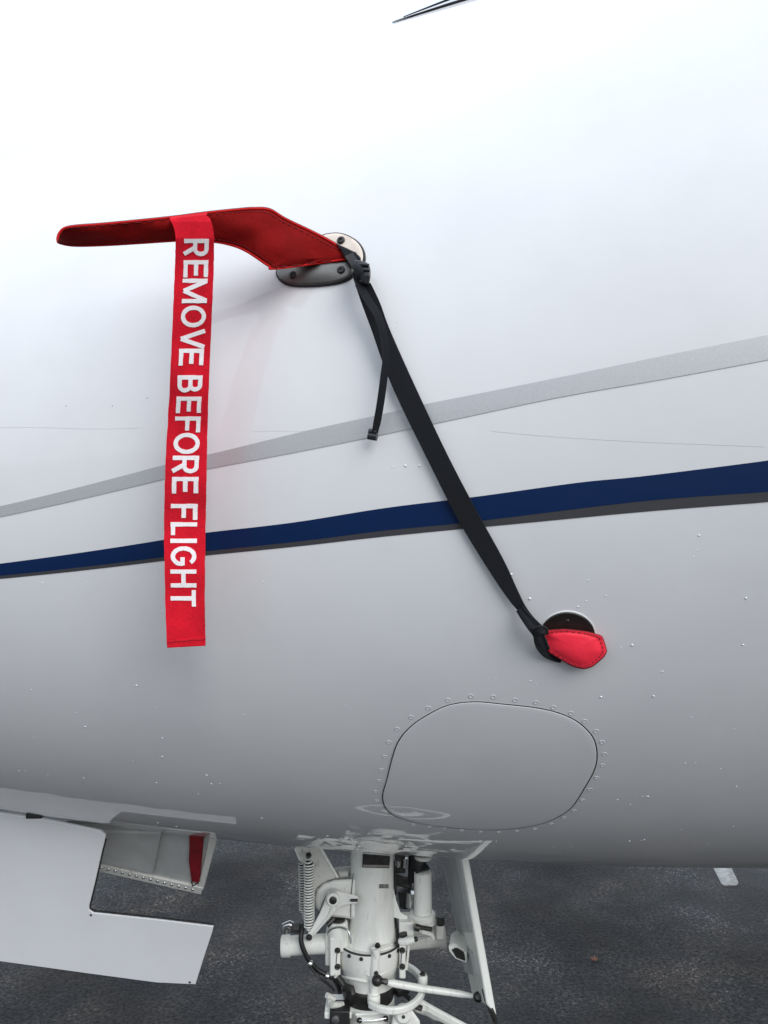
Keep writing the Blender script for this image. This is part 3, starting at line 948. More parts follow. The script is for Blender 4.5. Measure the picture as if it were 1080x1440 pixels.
# steering actuator: cross cylinder either side
mb = MB()
p = G(108, 512, YG - 0.01); q = G(305, 500, YG - 0.01); d = (q - p)
mb.lathe(p, d, [(0, 40 * kk), (0.003, 43 * kk), (36 * kk, 43 * kk), (37 * kk, 38 * kk), (d.length, 38 * kk)], 36)
mb.build('actuator', M['gear'], gear)
mb = MB(); p = G(800, 458, YG + 0.06); q = G(610, 482, YG + 0.06); d = q - p
mb.lathe(p, d, [(0, 52 * kk), (0.003, 56 * kk), (34 * kk, 56 * kk), (36 * kk, 50 * kk), (d.length, 46 * kk)], 36)
mb.build('actuator', M['gearold'], gear)
mb = MB(); mb.tube([G(120, 455, YG - 0.02), G(122, 425, YG - 0.02), G(140, 418, YG - 0.02), G(165, 430, YG - 0.02)], [13 * kk, 15 * kk, 15 * kk, 14 * kk], 14)
mb.build('pipe_elbow', M['brightsteel'], gear)
mb = MB(); c0, c1 = G(148, 432, YG - 0.02), G(200, 430, YG - 0.02)
mb.lathe(c0, c1 - c0, [(0, 20 * kk), (0.01, 24 * kk), (0.022, 24 * kk), (0.024, 20 * kk), (0.03, 20 * kk), (0.031, 16 * kk)], 6)
mb.build('pipe_nut', M['darkmetal'], gear)
hp = crom([(200, 420, -.03), (190, 470, -.045), (195, 510, -.05), (220, 565, -.05), (265, 615, -.045), (325, 645, -.04), (345, 675, -.035), (352, 705, -.02)], 40)
mb = MB(); mb.tube([G(x, y, YG + z) for x, y, z in hp], 10 * kk, 12); mb.build('hose', M['hose'], gear)
mb = MB(); mb.tube([G(778, 385, YG + 0.01), G(778, 420, YG + 0.01)], 18 * kk, 14); mb.build('pipe_nut', M['darkmetal'], gear)
mb = MB(); mb.box(G(775, 440, YG + 0.03), 34 * kk, 0.04, 60 * kk); mb.build('end_lug', M['gearold'], gear, bevel=0.003)

# housing left of the strut with drilled face
mb = MB()
for x0, x1, y0, y1, yy in ((296, 345, 440, 560, 0.0), (315, 352, 455, 600, -0.02), (300, 380, 420, 500, 0.01)):
    mb.box((G(x0, y0, YG + yy) + G(x1, y1, YG + yy)) / 2, (x1 - x0) * kk, 0.07, (y1 - y0) * kk * 1.05)
vlathe(mb, 346, YG - 0.03, [(404, 40), (440, 44), (520, 42)], 24)
mb.build('side_housing', M['gear'], gear, bevel=0.004)
mb = MB(); mb.lathe(G(346, 412, YG - 0.03) + Vector((0, 0, 0.006)), (0, 0, 1), [(0, 30 * kk), (0.0025, 30 * kk)], 24); mb.build('oil_cap', M['darkmetal'], gear)
mb = MB(); mb.tube([G(300, 425, YG - 0.05), G(330, 395, YG - 0.04)], 10 * kk, 10); mb.tube([G(330, 395, YG - 0.03), G(380, 400, YG + 0.01)], 9 * kk, 10); mb.build('union', M['darkmetal'], gear)

# lower collar of the leg
mb = MB(); vlathe(mb, 480, YG - 0.004, [(480, 126), (488, 132), (520, 131), (556, 127), (596, 118), (602, 113), (646, 108), (676, 101), (690, 92)])
mb.build('lower_collar', M['gear'], gear, smooth=35)
mb = MB()
ring = [G(480, 484, YG - 0.004) + Vector((math.cos(a) * 128.5 * kk, math.sin(a) * 128.5 * kk, 0)) for a in [2 * math.pi * i / 48 for i in range(49)]]
mb.tube(ring, 0.0026, 6); mb.build('joint_gap', M['gap'], gear)
for cx_, w_ in ((344, 26), (617, 26)):
    mb = MB(); mb.box(G(cx_, 560, YG - 0.03), w_ * kk, 0.045, 130 * kk); mb.build('flange', M['gear'], gear, bevel=0.003)
    put_bolt(cx_, 528, YG - 0.053, 0.85); put_bolt(cx_, 597, YG - 0.053, 0.85)
    mb = MB(); mb.tube([G(cx_ - 2, 535, YG - 0.056), G(cx_ - 6, 590, YG - 0.056)], 0.0012, 6); mb.build('lock_wire', M['brightsteel'], gear)
yb = YG - 0.004 - 124 * kk
mb = MB(); mb.tube([G(503, 545, yb), G(500, 640, yb), G(497, 728, yb + 0.012)], [18 * kk, 19 * kk, 20 * kk], 20); mb.build('post', M['gear'], gear)
for e in (((395, 585), (480, 635)), ((600, 590), (520, 635)), ((360, 640), (470, 662))):
    y2 = YG - 0.004
    def on_col(x, y, r=122):
        dx = (x - 480) / r
        return G(x, y, y2 - math.sqrt(max(1 - dx * dx, 0.05)) * r * kk)
    mb = MB(); (x0, y0), (x1, y1) = e
    mb.tube([on_col(x0 + (x1 - x0) * i / 6, y0 + (y1 - y0) * i / 6) for i in range(7)], 5 * kk, 8); mb.build('rib', M['gear'], gear)
# small clamp at the joint with its stay
mb = MB(); mb.tube([G(503, 520, yb - 0.004), G(510, 558, yb - 0.004)], [17 * kk, 15 * kk], 14); mb.tube([G(490, 525, yb), G(520, 523, yb - 0.004)], 10 * kk, 10); mb.build('clamp', M['gear'], gear)
put_bolt(513, 512, yb - 0.004, 0.8, Vector((0, -0.3, 1)).normalized())
mb = MB(); mb.tube([G(525, 518, yb), G(585, 500, YG - 0.04), G(600, 496, YG - 0.035)], 5 * kk, 8); mb.build('stay', M['gear'], gear)
put_bolt(507, 625, yb - 0.012, 0.6)
# ball joint and door push rod
bj = G(511, 656, yb - 0.014)
mb = MB(); mb.ball(bj, 22 * kk, 18); mb.tube([bj, G(545, 661, yb - 0.014)], [14 * kk, 9 * kk], 12)
mb.lathe(G(540, 660, yb - 0.014), G(560, 664, yb - 0.014) - G(540, 660, yb - 0.014), [(0, 11 * kk), (0.008, 11 * kk)], 6)
mb.build('ball_joint', M['darkmetal'], gear)
mb = MB(); mb.tube([G(556, 665, yb - 0.013), G(575, 668, yb - 0.012), G(700, 690, YG - 0.07), G(860, 713, YG - 0.06), G(915, 722, YG - 0.06)],
                   [10 * kk, 14 * kk, 14 * kk, 13 * kk, 9 * kk], 16); mb.build('push_rod', M['gear'], gear)
mb = MB(); mb.ball(G(936, 726, YG - 0.06), 20 * kk, 14); mb.tube([G(936, 726, YG - 0.09), G(936, 726, YG + 0.03)], 10 * kk, 10); mb.build('rod_end', M['darkmetal'], gear)

# torque collar ring in front
rc = G(572, 668, YG - 0.01)
vs, fs, NR = [], [], 44
for i in range(NR + 1):
    a = math.pi * (1.26 + 1.20 * i / NR)
    for rr_, zz in ((0.0, 0.5), (1.0, 0.5), (1.0, -0.5), (0.0, -0.5)):
        vs.append(Vector((rc.x + math.cos(a) * (118 * kk + rr_ * 0.014), YG - 0.02 + math.sin(a) * (0.098 + rr_ * 0.012), rc.z + zz * 0.017)))
for i in range(NR):
    for k in range(4):
        a, b = i * 4 + k, i * 4 + (k + 1) % 4
        fs.append((a, b, b + 4, a + 4))
fs += [(0, 1, 2, 3), (NR * 4 + 3, NR * 4 + 2, NR * 4 + 1, NR * 4)]
mb = MB(); mb.add(vs, fs); mb.build('torque_ring', M['gear'], gear, smooth=40, bevel=0.004, bseg=3)
mb = MB(); vlathe(mb, 497, yb + 0.002, [(715, 24), (721, 27), (748, 27), (755, 22)], 22); mb.build('ring_lug', M['gear'], gear)
mb = MB(); vlathe(mb, 703, YG - 0.02, [(632, 18), (640, 21), (668, 21), (674, 17)], 18); mb.build('ring_lug', M['gear'], gear)
put_bolt(703, 636, YG - 0.02, 0.9, Vector((0, -0.2, 1)).normalized())
mb = MB(); vlathe(mb, 475, YG - 0.004, [(655, 106), (662, 112), (700, 110), (722, 104)]); mb.build('dark_band', M['darkmetal'], gear)
mb = MB(); mb.tube([G(345, 640, YG - 0.05), G(375, 680, YG - 0.06), G(405, 690, YG - 0.075), G(410, 715, YG - 0.08)], 12 * kk, 10); mb.build('bracket', M['darkmetal'], gear)
mb = MB(); mb.tube([G(578, 690, YG + 0.0), G(600, 715, YG - 0.02), G(640, 700, YG)], 12 * kk, 10); mb.tube([G(600, 690, YG + .04), G(650, 735, YG + .02)], 10 * kk, 10); mb.build('pipe', M['blackrub'], gear)

# lower housing above the axle
mb = MB()
vlathe(mb, 480, YG - 0.004, [(722, 98), (728, 103), (760, 104), (900, 100), (1000, 92)])
mb.box(G(350, 765, YG - 0.03), 110 * kk, 0.08, 26 * kk)
mb.build('lower_housing', M['gear'], gear, bevel=0.003)
mb = MB(); mb.box(G(355, 815, YG - 0.055), 80 * kk, 0.05, 100 * kk); mb.build('valve_block', M['blackrub'], gear, bevel=0.003)
mb = MB(); mb.tube([G(310, 722, YG - 0.05), G(318, 770, YG - 0.05), G(330, 800, YG - 0.05)], [15 * kk, 16 * kk, 13 * kk], 12); mb.tube([G(298, 718, YG - 0.06), G(330, 735, YG - 0.05)], 11 * kk, 10)
mb.tube([G(320, 760, YG - 0.07), G(365, 758, YG - 0.05)], 12 * kk, 10); mb.build('valve_fitting', M['gearold'], gear)
mb = MB(); c = G(335, 826, YG - 0.085); mb.lathe(c, (0, 1, 0), [(0, 8 * kk), (0.001, 16 * kk), (0.02, 17 * kk)], 18); mb.build('valve_port', M['brightsteel'], gear)
yl = YG - 0.004 - 102 * kk
mb = MB(); mb.tube([G(425, 822, yl - 0.006), G(560, 812, yl + 0.004)], 13 * kk, 12); mb.tube([G(420, 800, yl - 0.003), G(545, 790, yl + 0.006)], 6 * kk, 8); mb.build('tie_bar', M['gear'], gear)
put_bolt(436, 824, yl - 0.02, 0.8); put_bolt(548, 816, yl - 0.014, 0.8)
# torque link running down to the right
mb = MB()
mb.plate([G(x, y, YG - 0.09) for x, y in ((585, 778), (625, 765), (655, 775), (690, 825), (700, 880), (570, 880), (572, 830))],
         [G(x, y, YG - 0.04) for x, y in ((585, 778), (625, 765), (655, 775), (690, 825), (700, 880), (570, 880), (572, 830))])
mb.build('link_lug', M['gear'], gear, bevel=0.006)
a = [(640, 742), (700, 735), (760, 770), (890, 840), (1010, 905), (1000, 960), (880, 890), (760, 820), (668, 790)]
mb = MB(); mb.plate([G(x, y, YG + 0.0) for x, y in a], [G(x, y, YG + 0.05) for x, y in a]); mb.build('torque_link', M['gear'], gear, bevel=0.008)
mb = MB(); a = [(705, 783), (730, 790), (770, 815), (785, 832), (750, 822), (715, 800)]
mb.plate([G(x, y, YG - 0.0015) for x, y in a], [G(x, y, YG + 0.001) for x, y in a]); mb.build('link_recess', M['inner'], gear)
mb = MB(); c = G(622, 810, YG - 0.1); mb.lathe(c, (0, 1, 0), [(0, 24 * kk), (0.004, 32 * kk), (0.02, 34 * kk)], 24); mb.build('pivot_boss', M['gear'], gear)
mb = MB(); mb.lathe(c - Vector((0, 0.001, 0)), (0, 1, 0), [(0, 7 * kk), (0.003, 7 * kk)], 12); mb.build('pivot_pin', M['gap'], gear)
mb = MB(); mb.tube([G(672, 765, YG - .06), G(700, 775, YG - .06)], 11 * kk, 10); mb.build('grease_nipple', M['darkmetal'], gear)

# right: shock cylinder standing on a flange
YR = YG + 0.02
mb = MB(); vlathe(mb, 704, YR, [(195, 30), (200, 37), (280, 37.5), (375, 38), (390, 38)], 32); mb.build('damper', M['gear'], gear)
top = G(704, 198, YR)
mb = MB(); mb.tube([G(690, 90, YR + 0.01), G(690, 165, YR + 0.01), top], [22 * kk, 30 * kk, 34 * kk], 20); mb.build('damper_boot', M['blackrub'], gear)
mb = MB(); mb.tube([G(660, 100, YR + 0.05), G(655, 240, YR + 0.05)], 16 * kk, 12); mb.build('pipe', M['blackrub'], gear)
mb = MB(); mb.lathe(G(706, 128, YR), (0, 0, -1), [(0, 36 * kk), (0.008, 37 * kk), (0.01, 30 * kk)], 24); mb.build('damper_cap', M['gearold'], gear)
mb = MB(); vlathe(mb, 702, YR, [(368, 50), (372, 55), (384, 55), (386, 50), (392, 50), (394, 54), (412, 53), (418, 46)], 36); mb.build('damper_flange', M['gear'], gear)
mb = MB(); mb.box(G(633, 420, YG + 0.0), 60 * kk, 0.06, 62 * kk); mb.box(G(690, 432, YG + 0.02), 90 * kk, 0.05, 24 * kk); mb.build('mount_block', M['gear'], gear, bevel=0.003)
a = [(580, 270), (592, 320), (610, 370), (640, 385), (640, 400), (605, 398), (580, 390)]
mb = MB(); mb.plate([G(x, y, YG - 0.01) for x, y in a], [G(x, y, YG + 0.02) for x, y in a]); mb.build('gusset', M['gear'], gear, bevel=0.002)
# machinery behind
mb = MB(); mb.tube([G(630, 270, YG + 0.08), G(640, 340, YG + 0.08)], 36 * kk, 18); mb.build('motor', M['darkmetal'], gear)
mb = MB(); mb.tube([G(655, 285, YG + 0.05), G(650, 345, YG + 0.05)], 20 * kk, 14); mb.build('pipe_elbow', M['brightsteel'], gear)
mb = MB(); mb.box(G(620, 225, YG + 0.09), 80 * kk, 0.05, 46 * kk, Matrix.Rotation(R_(12), 3, 'Y')); mb.box(G(608, 150, YG + 0.08), 46 * kk, 0.05, 80 * kk); mb.build('linkage', M['darkmetal'], gear, bevel=0.003)
mb = MB(); mb.tube([G(598, 175, YG + 0.05), G(600, 150, YG + 0.05)], 14 * kk, 12); mb.tube([G(628, 180, YG + .05), G(630, 140, YG + .05)], 10 * kk, 12); mb.build('union', M['brightsteel'], gear)
# small linkage with unions
mb = MB(); mb.tube([G(605, 495, YG - 0.045), G(632, 492, YG - 0.05), G(668, 484, YG - 0.05)], [14 * kk, 17 * kk, 13 * kk], 14); mb.tube([G(622, 465, YG - 0.04), G(622, 495, YG - 0.045)], 13 * kk, 12); mb.build('union', M['gear'], gear)
mb = MB(); mb.tube([G(655, 487, YG - 0.05), G(680, 480, YG - 0.05)], 10 * kk, 10); mb.tube([G(620, 458, YG - 0.04), G(622, 468, YG - 0.04)], 17 * kk, 14); mb.tube([G(588, 505, YG - .05), G(602, 497, YG - .05)], 10 * kk, 10); mb.build('pipe_nut', M['darkmetal'], gear)
mb = MB(); mb.tube([G(680, 480, YG - 0.05), G(735, 466, YG - 0.03)], 5 * kk, 8); mb.build('stay', M['brightsteel'], gear)
mb = MB(); mb.tube([G(678, 440, YG - .03), G(700, 450, YG - .04), G(740, 462, YG - .03), G(748, 480, YG - .03)], 9 * kk, 10); mb.build('clevis', M['gearold'], gear)
mb = MB(); mb.tube([G(670, 430, YG - .05), G(690, 436, YG - .05)], 14 * kk, 12); mb.tube([G(690, 432, YG - .04), G(740, 440, YG - .03)], 9 * kk, 10); mb.build('pipe_nut', M['darkmetal'], gear)
mb = MB(); mb.tube([G(645, 500, YG - 0.03), G(640, 560, YG - 0.03), G(634, 610, YG - 0.03)], 5 * kk, 8); mb.build('stay', M['gear'], gear)

# hydraulic lines, clamps, wire and placards on the leg
for k, (dx, c_) in enumerate(((0, 'brightsteel'), (11, 'blackrub'))):
    q = crom([(572 + dx, 150, .035), (575 + dx, 230, .03), (580 + dx, 300, .022), (574 + dx, 380, .01), (584 + dx, 440, -.02), (590 + dx, 500, -.045)], 30)
    mb = MB(); mb.tube([G(x, y, YG + z) for x, y, z in q], (4.2 if k == 0 else 5.5) * kk, 8); mb.build('hydraulic_line', M[c_], gear)
q = crom([(300, 470, -.03), (318, 440, -.05), (360, 432, -.06), (392, 452, -.07), (400, 500, -.075)], 24)
mb = MB(); mb.tube([G(x, y, YG + z) for x, y, z in q], 4.5 * kk, 8); mb.build('hydraulic_line', M['brightsteel'], gear)
q = crom([(232, 600, -.05), (262, 640, -.06), (300, 668, -.055), (330, 700, -.05)], 20)
mb = MB(); mb.tube([G(x, y, YG + z) for x, y, z in q], 5 * kk, 8); mb.build('hydraulic_line', M['hose'], gear)
for cx_, cy_, zz in ((228, 580, -.052), (300, 632, -.044), (580, 300, .02)):
    p = G(cx_, cy_, YG + zz); mb = MB(); mb.lathe(p - Vector((0.004, 0, 0)), (1, 0, -0.6), [(0, 12 * kk), (0.002, 14 * kk), (0.008, 14 * kk), (0.01, 12 * kk)], 16); mb.build('clamp', M['brightsteel'], gear)
yc_ = YG - 0.004
for an in (-62, -38, -14, 14, 38, 62):      # bolts in the collar joint
    a_r = R_(an); p = G(480, 498, yc_) + Vector((math.sin(a_r) * 131 * kk, -math.cos(a_r) * 131 * kk, 0))
    o = place_copy(bolt0, 'bolt', p, Vector((math.sin(a_r), -math.cos(a_r), 0)), gear); o.scale = (0.55, 0.55, 0.5)
for x0, y0, x1, y1 in ((395, 398, 428, 412), (520, 250, 560, 268)):
    def on_strut(x, y, g_=0.0008):
        dx_ = max(min((x - 490) / 92, 0.98), -0.98); return G(x, y, YG - math.sqrt(1 - dx_ * dx_) * (92 * kk + g_))
    grid = [[on_strut(x0 + (x1 - x0) * i / 6, y0 + (y1 - y0) * j / 2, 0.0022) for i in range(7)] for j in range(3)]
    sheet('placard', grid, M['brightsteel'] if x0 > 500 else M['darkmetal'], gear)
for x0, y0, x1, y1 in ((410, 205, 400, 390), (300, 292, 262, 385)):   # open joints in the castings
    mb = MB(); mb.tube([G(x0, y0, YG - 0.0365), G((x0 + x1) / 2 - 4, (y0 + y1) / 2, YG - 0.0365), G(x1, y1, YG - 0.0365)], 1.6 * kk, 6); mb.build('joint_gap', M['gap'], gear)
# wire locking between neighbouring bolts
mb = MB(); mb.tube([G(436, 824, yl - 0.028), G(490, 826, yl - 0.03), G(548, 816, yl - 0.022)], 0.0009, 6); mb.build('lock_wire', M['brightsteel'], gear)

# leg door to the right, edge on
def D(cx_, cy_, y): return G(cx_, cy_, y)
n0, n1, n2, n3 = D(852, 60, 1.86), D(884, 60, 1.86), D(1016, 805, 1.80), D(972, 758, 1.80)
f0, f3 = D(772, 60, 2.12), D(912, 716, 2.02)
th = n1 - n0
mb = MB(); mb.plate([n0, n1, n2, n3], [f0, f0 + th * 1.0, f3 + th * 1.0, f3])
ldoor = mb.build('leg_door', M['gear'], jet, bevel=0.004)
tag(ldoor, 'narrow white leg door beside the nose gear, seen nearly edge on')
def on_inner(u, v, out=0.0):
    a = n0.lerp(n3, u); b = f0.lerp(f3, u); nn = (n3 - n0).cross(f0 - n0).normalized()
    if nn.x > 0: nn = -nn
    return a.lerp(b, v) + nn * out
a = [(0.0, 0.98), (0.0, 0.12), (0.3, 0.14), (0.5, 0.10), (0.58, 0.12), (0.60, 0.98)]
mb = MB(); mb.plate([on_inner(u, v, 0.006) for u, v in a], [on_inner(u, v, -0.002) for u, v in a]); mb.build('inner_skin', M['inner'], ldoor, bevel=0.002)
a = [(0.70, 0.95), (0.70, 0.25), (0.84, 0.25), (0.86, 0.95)]
mb = MB(); mb.plate([on_inner(u, v, 0.008) for u, v in a], [on_inner(u, v, -0.002) for u, v in a]); mb.build('inner_patch', M['inner'], ldoor, bevel=0.002)
mb = MB(); a = [D(838, 494, 1.93), D(812, 512, 1.90), D(816, 535, 1.90), D(840, 565, 1.90), D(888, 584, 1.90), D(890, 545, 1.90)]
mb.plate(a, [p + Vector((0.012, 0.06, 0.002)) for p in a]); brk = mb.build('door_bracket', M['gear'], ldoor, bevel=0.002)
mb = MB(); a = [D(826, 527, 1.897), D(846, 528, 1.897), D(878, 548, 1.897), D(882, 574, 1.897), D(845, 560, 1.897)]
mb.plate(a, [p + Vector((0.004, 0.01, 0)) for p in a]); mb.build('bracket_pocket', M['darkmetal'], ldoor)
mb = MB(); mb.tube([n3.lerp(n2, 0.4), G(1000, 800, 1.8), G(1020, 850, 1.8)], [0.006, 0.006, 0.004], 8); mb.tube([G(960, 690, 1.82), G(972, 740, 1.81), G(1010, 830, 1.8)], 0.005, 8); mb.build('seal_strip', M['darkmetal'], ldoor)

# wheels below the frame
axle_z = 0.25
leg = MB(); leg.tube([Vector((ax_x, YG, 0.62)), Vector((ax_x, YG, axle_z))], [0.042, 0.042], 24); leg.tube([Vector((ax_x, YG - 0.22, axle_z)), Vector((ax_x, YG + 0.22, axle_z))], 0.03, 16)
leg.build('piston', M['brightsteel'], gear)
def wheel(y):
    prof = [(-0.065, 0.15), (-0.07, 0.19), (-0.06, 0.232), (-0.03, 0.249), (0, 0.25), (0.03, 0.249), (0.06, 0.232), (0.07, 0.19), (0.065, 0.15)]
    m_ = MB(); m_.lathe((ax_x, y, axle_z), (0, 1, 0), prof, 48); w = m_.build('nose_wheel', M['blackrub'], jet)
    m_ = MB(); m_.lathe((ax_x, y, axle_z), (0, 1, 0), [(-0.074, 0.03), (-0.072, 0.06), (-0.05, 0.09), (-0.069, 0.14), (-0.066, 0.152), (0.066, 0.152), (0.069, 0.14), (0.05, 0.09), (0.072, 0.06), (0.074, 0.03)], 40)
    m_.build('rim', M['gear'], w)
wheel(YG - 0.13); wheel(YG + 0.13)

# ================================================================== red probe cover set
cover = empty('probe_cover', (0, 0, 0))
tag(cover, 'red cloth probe cover with long warning streamer and black strap on the fuselage side', 'probe cover')

UP = [(81, 338), (84, 328), (97, 320), (150, 315.5), (236, 307), (291, 300), (335, 295.5), (356, 294), (379, 295.5), (402, 309), (444, 329), (470, 343), (484, 353)]
LO = [(81, 339), (85, 342.5), (106, 346), (150, 345), (200, 342), (260, 338.5), (301, 340.5), (328, 346), (345, 353), (358, 361), (378, 374.5), (389, 378), (488, 365)]
NU = 60
Uc, Lc = crom(UP, NU), crom(LO, NU)
def sl_y(px):
    ysurf = hit(470, 355).y
    return lerp([(60, 0.938), (300, 0.945), (360, 0.955), (400, 0.985), (440, 1.02), (500, ysurf - 0.016)], px)
front, back = [], []
NV = 14
for i in range(NU):
    (ux, uy), (lx, ly) = Uc[i], Lc[i]
    rf, rb_ = [], []
    for j in range(NV + 1):
        v = j / NV
        px, py = ux + (lx - ux) * v, uy + (ly - uy) * v
        y0 = sl_y(px) + 0.020 * v * lerp([(300, 1.0), (380, 0.8), (480, 0.0), (500, 0.0)], px) + 0.0022 * math.sin(px * 0.06) * math.sin(py * 0.11 + 1) * (4 * v * (1 - v))
        hgt = max(ly - uy, 6) / 34
        bul = 0.016 * min(hgt, 1.25) * (4 * v * (1 - v)) ** 0.6
        rf.append(at(px, py, y0 - bul * 0.35)); rb_.append(at(px, py, y0 + bul * 1.0))
    front.append(rf); back.append(rb_)
mb = MB()
for g_ in (front, back):
    nc = NV + 1
    mb.add([p for r in g_ for p in r], [(i * nc + j, i * nc + j + 1, (i + 1) * nc + j + 1, (i + 1) * nc + j) for i in range(NU - 1) for j in range(NV)])
sleeve = mb.build('sleeve', M['redcloth'], cover, smooth=50)
tag(sleeve, 'red cloth sleeve, shade put into its colour')
mb = MB(); mb.tube([front[i][0] + Vector((0, -0.001, 0)) for i in range(NU)], 0.0016, 8); mb.build('binding', M['redbind'], sleeve)
mb = MB(); mb.tube([front[i][NV] + Vector((0, -0.001, 0)) for i in range(NU)], 0.0016, 8); mb.build('binding', M['redbind'], sleeve)
mb = MB(); mb.tube([front[i][0] + Vector((0, 0.0015, 0.0026)) for i in range(2, NU)], 0.0011, 6); mb.build('edge_trim', M['darkmetal'], sleeve)

mb = MB()
for jv in (1, NV - 1):                 # stitch rows just inside the bound edges
    for i in range(3, NU - 2):
        a, b = front[i][jv], front[i + 1][jv]
        up_ = Vector((0, -0.0012, 0))
        mb.tube([a.lerp(b, 0.1) + up_, a.lerp(b, 0.65) + up_], 0.0005, 5)
mb.build('stitching', M['thread'], sleeve)

# streamer: looped over the sleeve, hanging free
LE = [(239, 309), (243, 316), (246.5, 328), (247, 345), (245.5, 390), (243, 450), (238, 560), (233.5, 640), (231.5, 700), (231, 750), (232.5, 840), (234, 885), (235, 911)]
RE = [(290, 303), (296, 309), (299.5, 322), (301, 340), (300, 390), (297.5, 450), (293, 560), (291, 640), (290, 700), (289, 750), (288, 840), (288.5, 880), (289, 908)]
NL = 120
LEc = [(x + 0.14 * math.sin(i * 1.3) + random.uniform(-0.2, 0.2), y) for i, (x, y) in enumerate(crom(LE, NL))]
REc = [(x + 0.14 * math.sin(i * 1.1 + 2) + random.uniform(-0.2, 0.2), y) for i, (x, y) in enumerate(crom(RE, NL))]


def rib_y(py):
    base = lerp([(295, 0.943), (312, 0.934), (335, 0.9325), (400, 0.950), (600, 0.992), (760, 1.008), (915, 1.014)], py)
    return base + 0.003 * math.sin(py * 0.021) + 0.0018 * math.sin(py * 0.053 + 1)


def rib_pt(i, v, off=0.0):
    """i: fractional row of the ribbon, v: 0 left edge .. 1 right edge"""
    k = min(int(i), NL - 2); f_ = i - k
    l = [LEc[k][c] + (LEc[k + 1][c] - LEc[k][c]) * f_ for c in (0, 1)]
    r = [REc[k][c] + (REc[k + 1][c] - REc[k][c]) * f_ for c in (0, 1)]
    px, py = l[0] + (r[0] - l[0]) * v, l[1] + (r[1] - l[1]) * v
    y = rib_y(py) + 0.0025 * math.cos((v - 0.45) * 3.0 + py * 0.004) - 0.0025
    return at(px, py, y - off)


rows = []
topn = [rib_pt(0, j / 10) for j in range(11)]
for q in range(6, 0, -1):            # the loop over the top and down behind the sleeve
    a = q / 6
    rows.append([p + Vector((0, 0.012 + 0.022 * a if q > 2 else 0.006 * q, (0.006 - 0.02 * max(a - 0.4, 0)) if q < 6 else -0.006)) for p in topn])
rows += [[rib_pt(i, j / 10) for j in range(11)] for i in range(NL)]
streamer = sheet('streamer', rows, M['redweb'], cover, thick=0.0014)
tag(streamer, 'long red webbing streamer with white lettering REMOVE BEFORE FLIGHT')


def row_for(py, v=0.5):
    lo, hi = 0.0, NL - 1.001
    for _ in range(40):
        m_ = (lo + hi) / 2
        k = min(int(m_), NL - 2); f_ = m_ - k
        y = (1 - v) * (LEc[k][1] + (LEc[k + 1][1] - LEc[k][1]) * f_) + v * (REc[k][1] + (REc[k + 1][1] - REc[k][1]) * f_)
        if y < py: lo = m_
        else: hi = m_
    return lo


# letters as strokes on a unit cell: x along the word, y up
def arc(cx_, cy_, rx, ry, a0, a1, n=14):
    return [(cx_ + rx * math.cos(R_(a0 + (a1 - a0) * i / n)), cy_ + ry * math.sin(R_(a0 + (a1 - a0) * i / n))) for i in range(n + 1)]


w = 0.09
STROKES = {
    'R': [[(w * 1.3, 0), (w * 1.3, 1)], [(0.06, 0.91), (0.55, 0.91)] + arc(0.6, 0.68, 0.28, 0.23, 90, -90)[1:] + [(0.1, 0.45)], [(0.5, 0.45), (0.88, 0.0)]],
    'E': [[(w * 1.3, 0), (w * 1.3, 1)], [(0.1, 0.91), (0.98, 0.91)], [(0.1, 0.51), (0.9, 0.51)], [(0.1, 0.09), (1.0, 0.09)]],
    'F': [[(w * 1.3, 0), (w * 1.3, 1)], [(0.1, 0.91), (1.0, 0.91)], [(0.1, 0.48), (0.88, 0.48)]],
    'M': [[(0.08, 0), (0.08, 1)], [(0.1, 0.97), (0.5, 0.06)], [(0.5, 0.06), (0.9, 0.97)], [(0.92, 0), (0.92, 1)]],
    'O': [arc(0.5, 0.5, 0.41, 0.42, 0, 360, 40)],
    'V': [[(0.08, 1), (0.5, 0.05)], [(0.5, 0.05), (0.92, 1)]],
    'B': [[(w * 1.3, 0), (w * 1.3, 1)], [(0.1, 0.91), (0.52, 0.91)] + arc(0.56, 0.715, 0.27, 0.195, 90, -90)[1:] + [(0.1, 0.52)],
          [(0.5, 0.52)] + arc(0.58, 0.305, 0.31, 0.215, 90, -90)[1:] + [(0.1, 0.09)]],
    'L': [[(w * 1.5, 0), (w * 1.5, 1)], [(0.1, 0.09), (1.0, 0.09)]],
    'I': [[(0.5, 0), (0.5, 1)]],
    'G': [arc(0.52, 0.5, 0.42, 0.41, 42, 330, 36) + [(0.90, 0.34), (0.90, 0.47)], [(0.56, 0.46), (0.985, 0.46)]],
    'H': [[(0.11, 0), (0.11, 1)], [(0.89, 0), (0.89, 1)], [(0.1, 0.5), (0.9, 0.5)]],
    'T': [[(0.5, 0), (0.5, 0.99)], [(0.0, 0.91), (1.0, 0.91)]],
}
WORDS = [('R', 336, 360), ('E', 366, 390), ('M', 392, 426), ('O', 430, 460), ('V', 463, 490), ('E', 490.5, 514), ('B', 528, 551.5), ('E', 558, 581), ('F', 586, 608),
         ('O', 609, 638), ('R', 641, 665.5), ('E', 671, 694), ('F', 709, 731), ('L', 735, 752.5), ('I', 757, 764), ('G', 768.5, 795.5), ('H', 801, 826), ('T', 830, 853)]
SW = 5.9        # stroke width in photograph px
CAP = 36.0


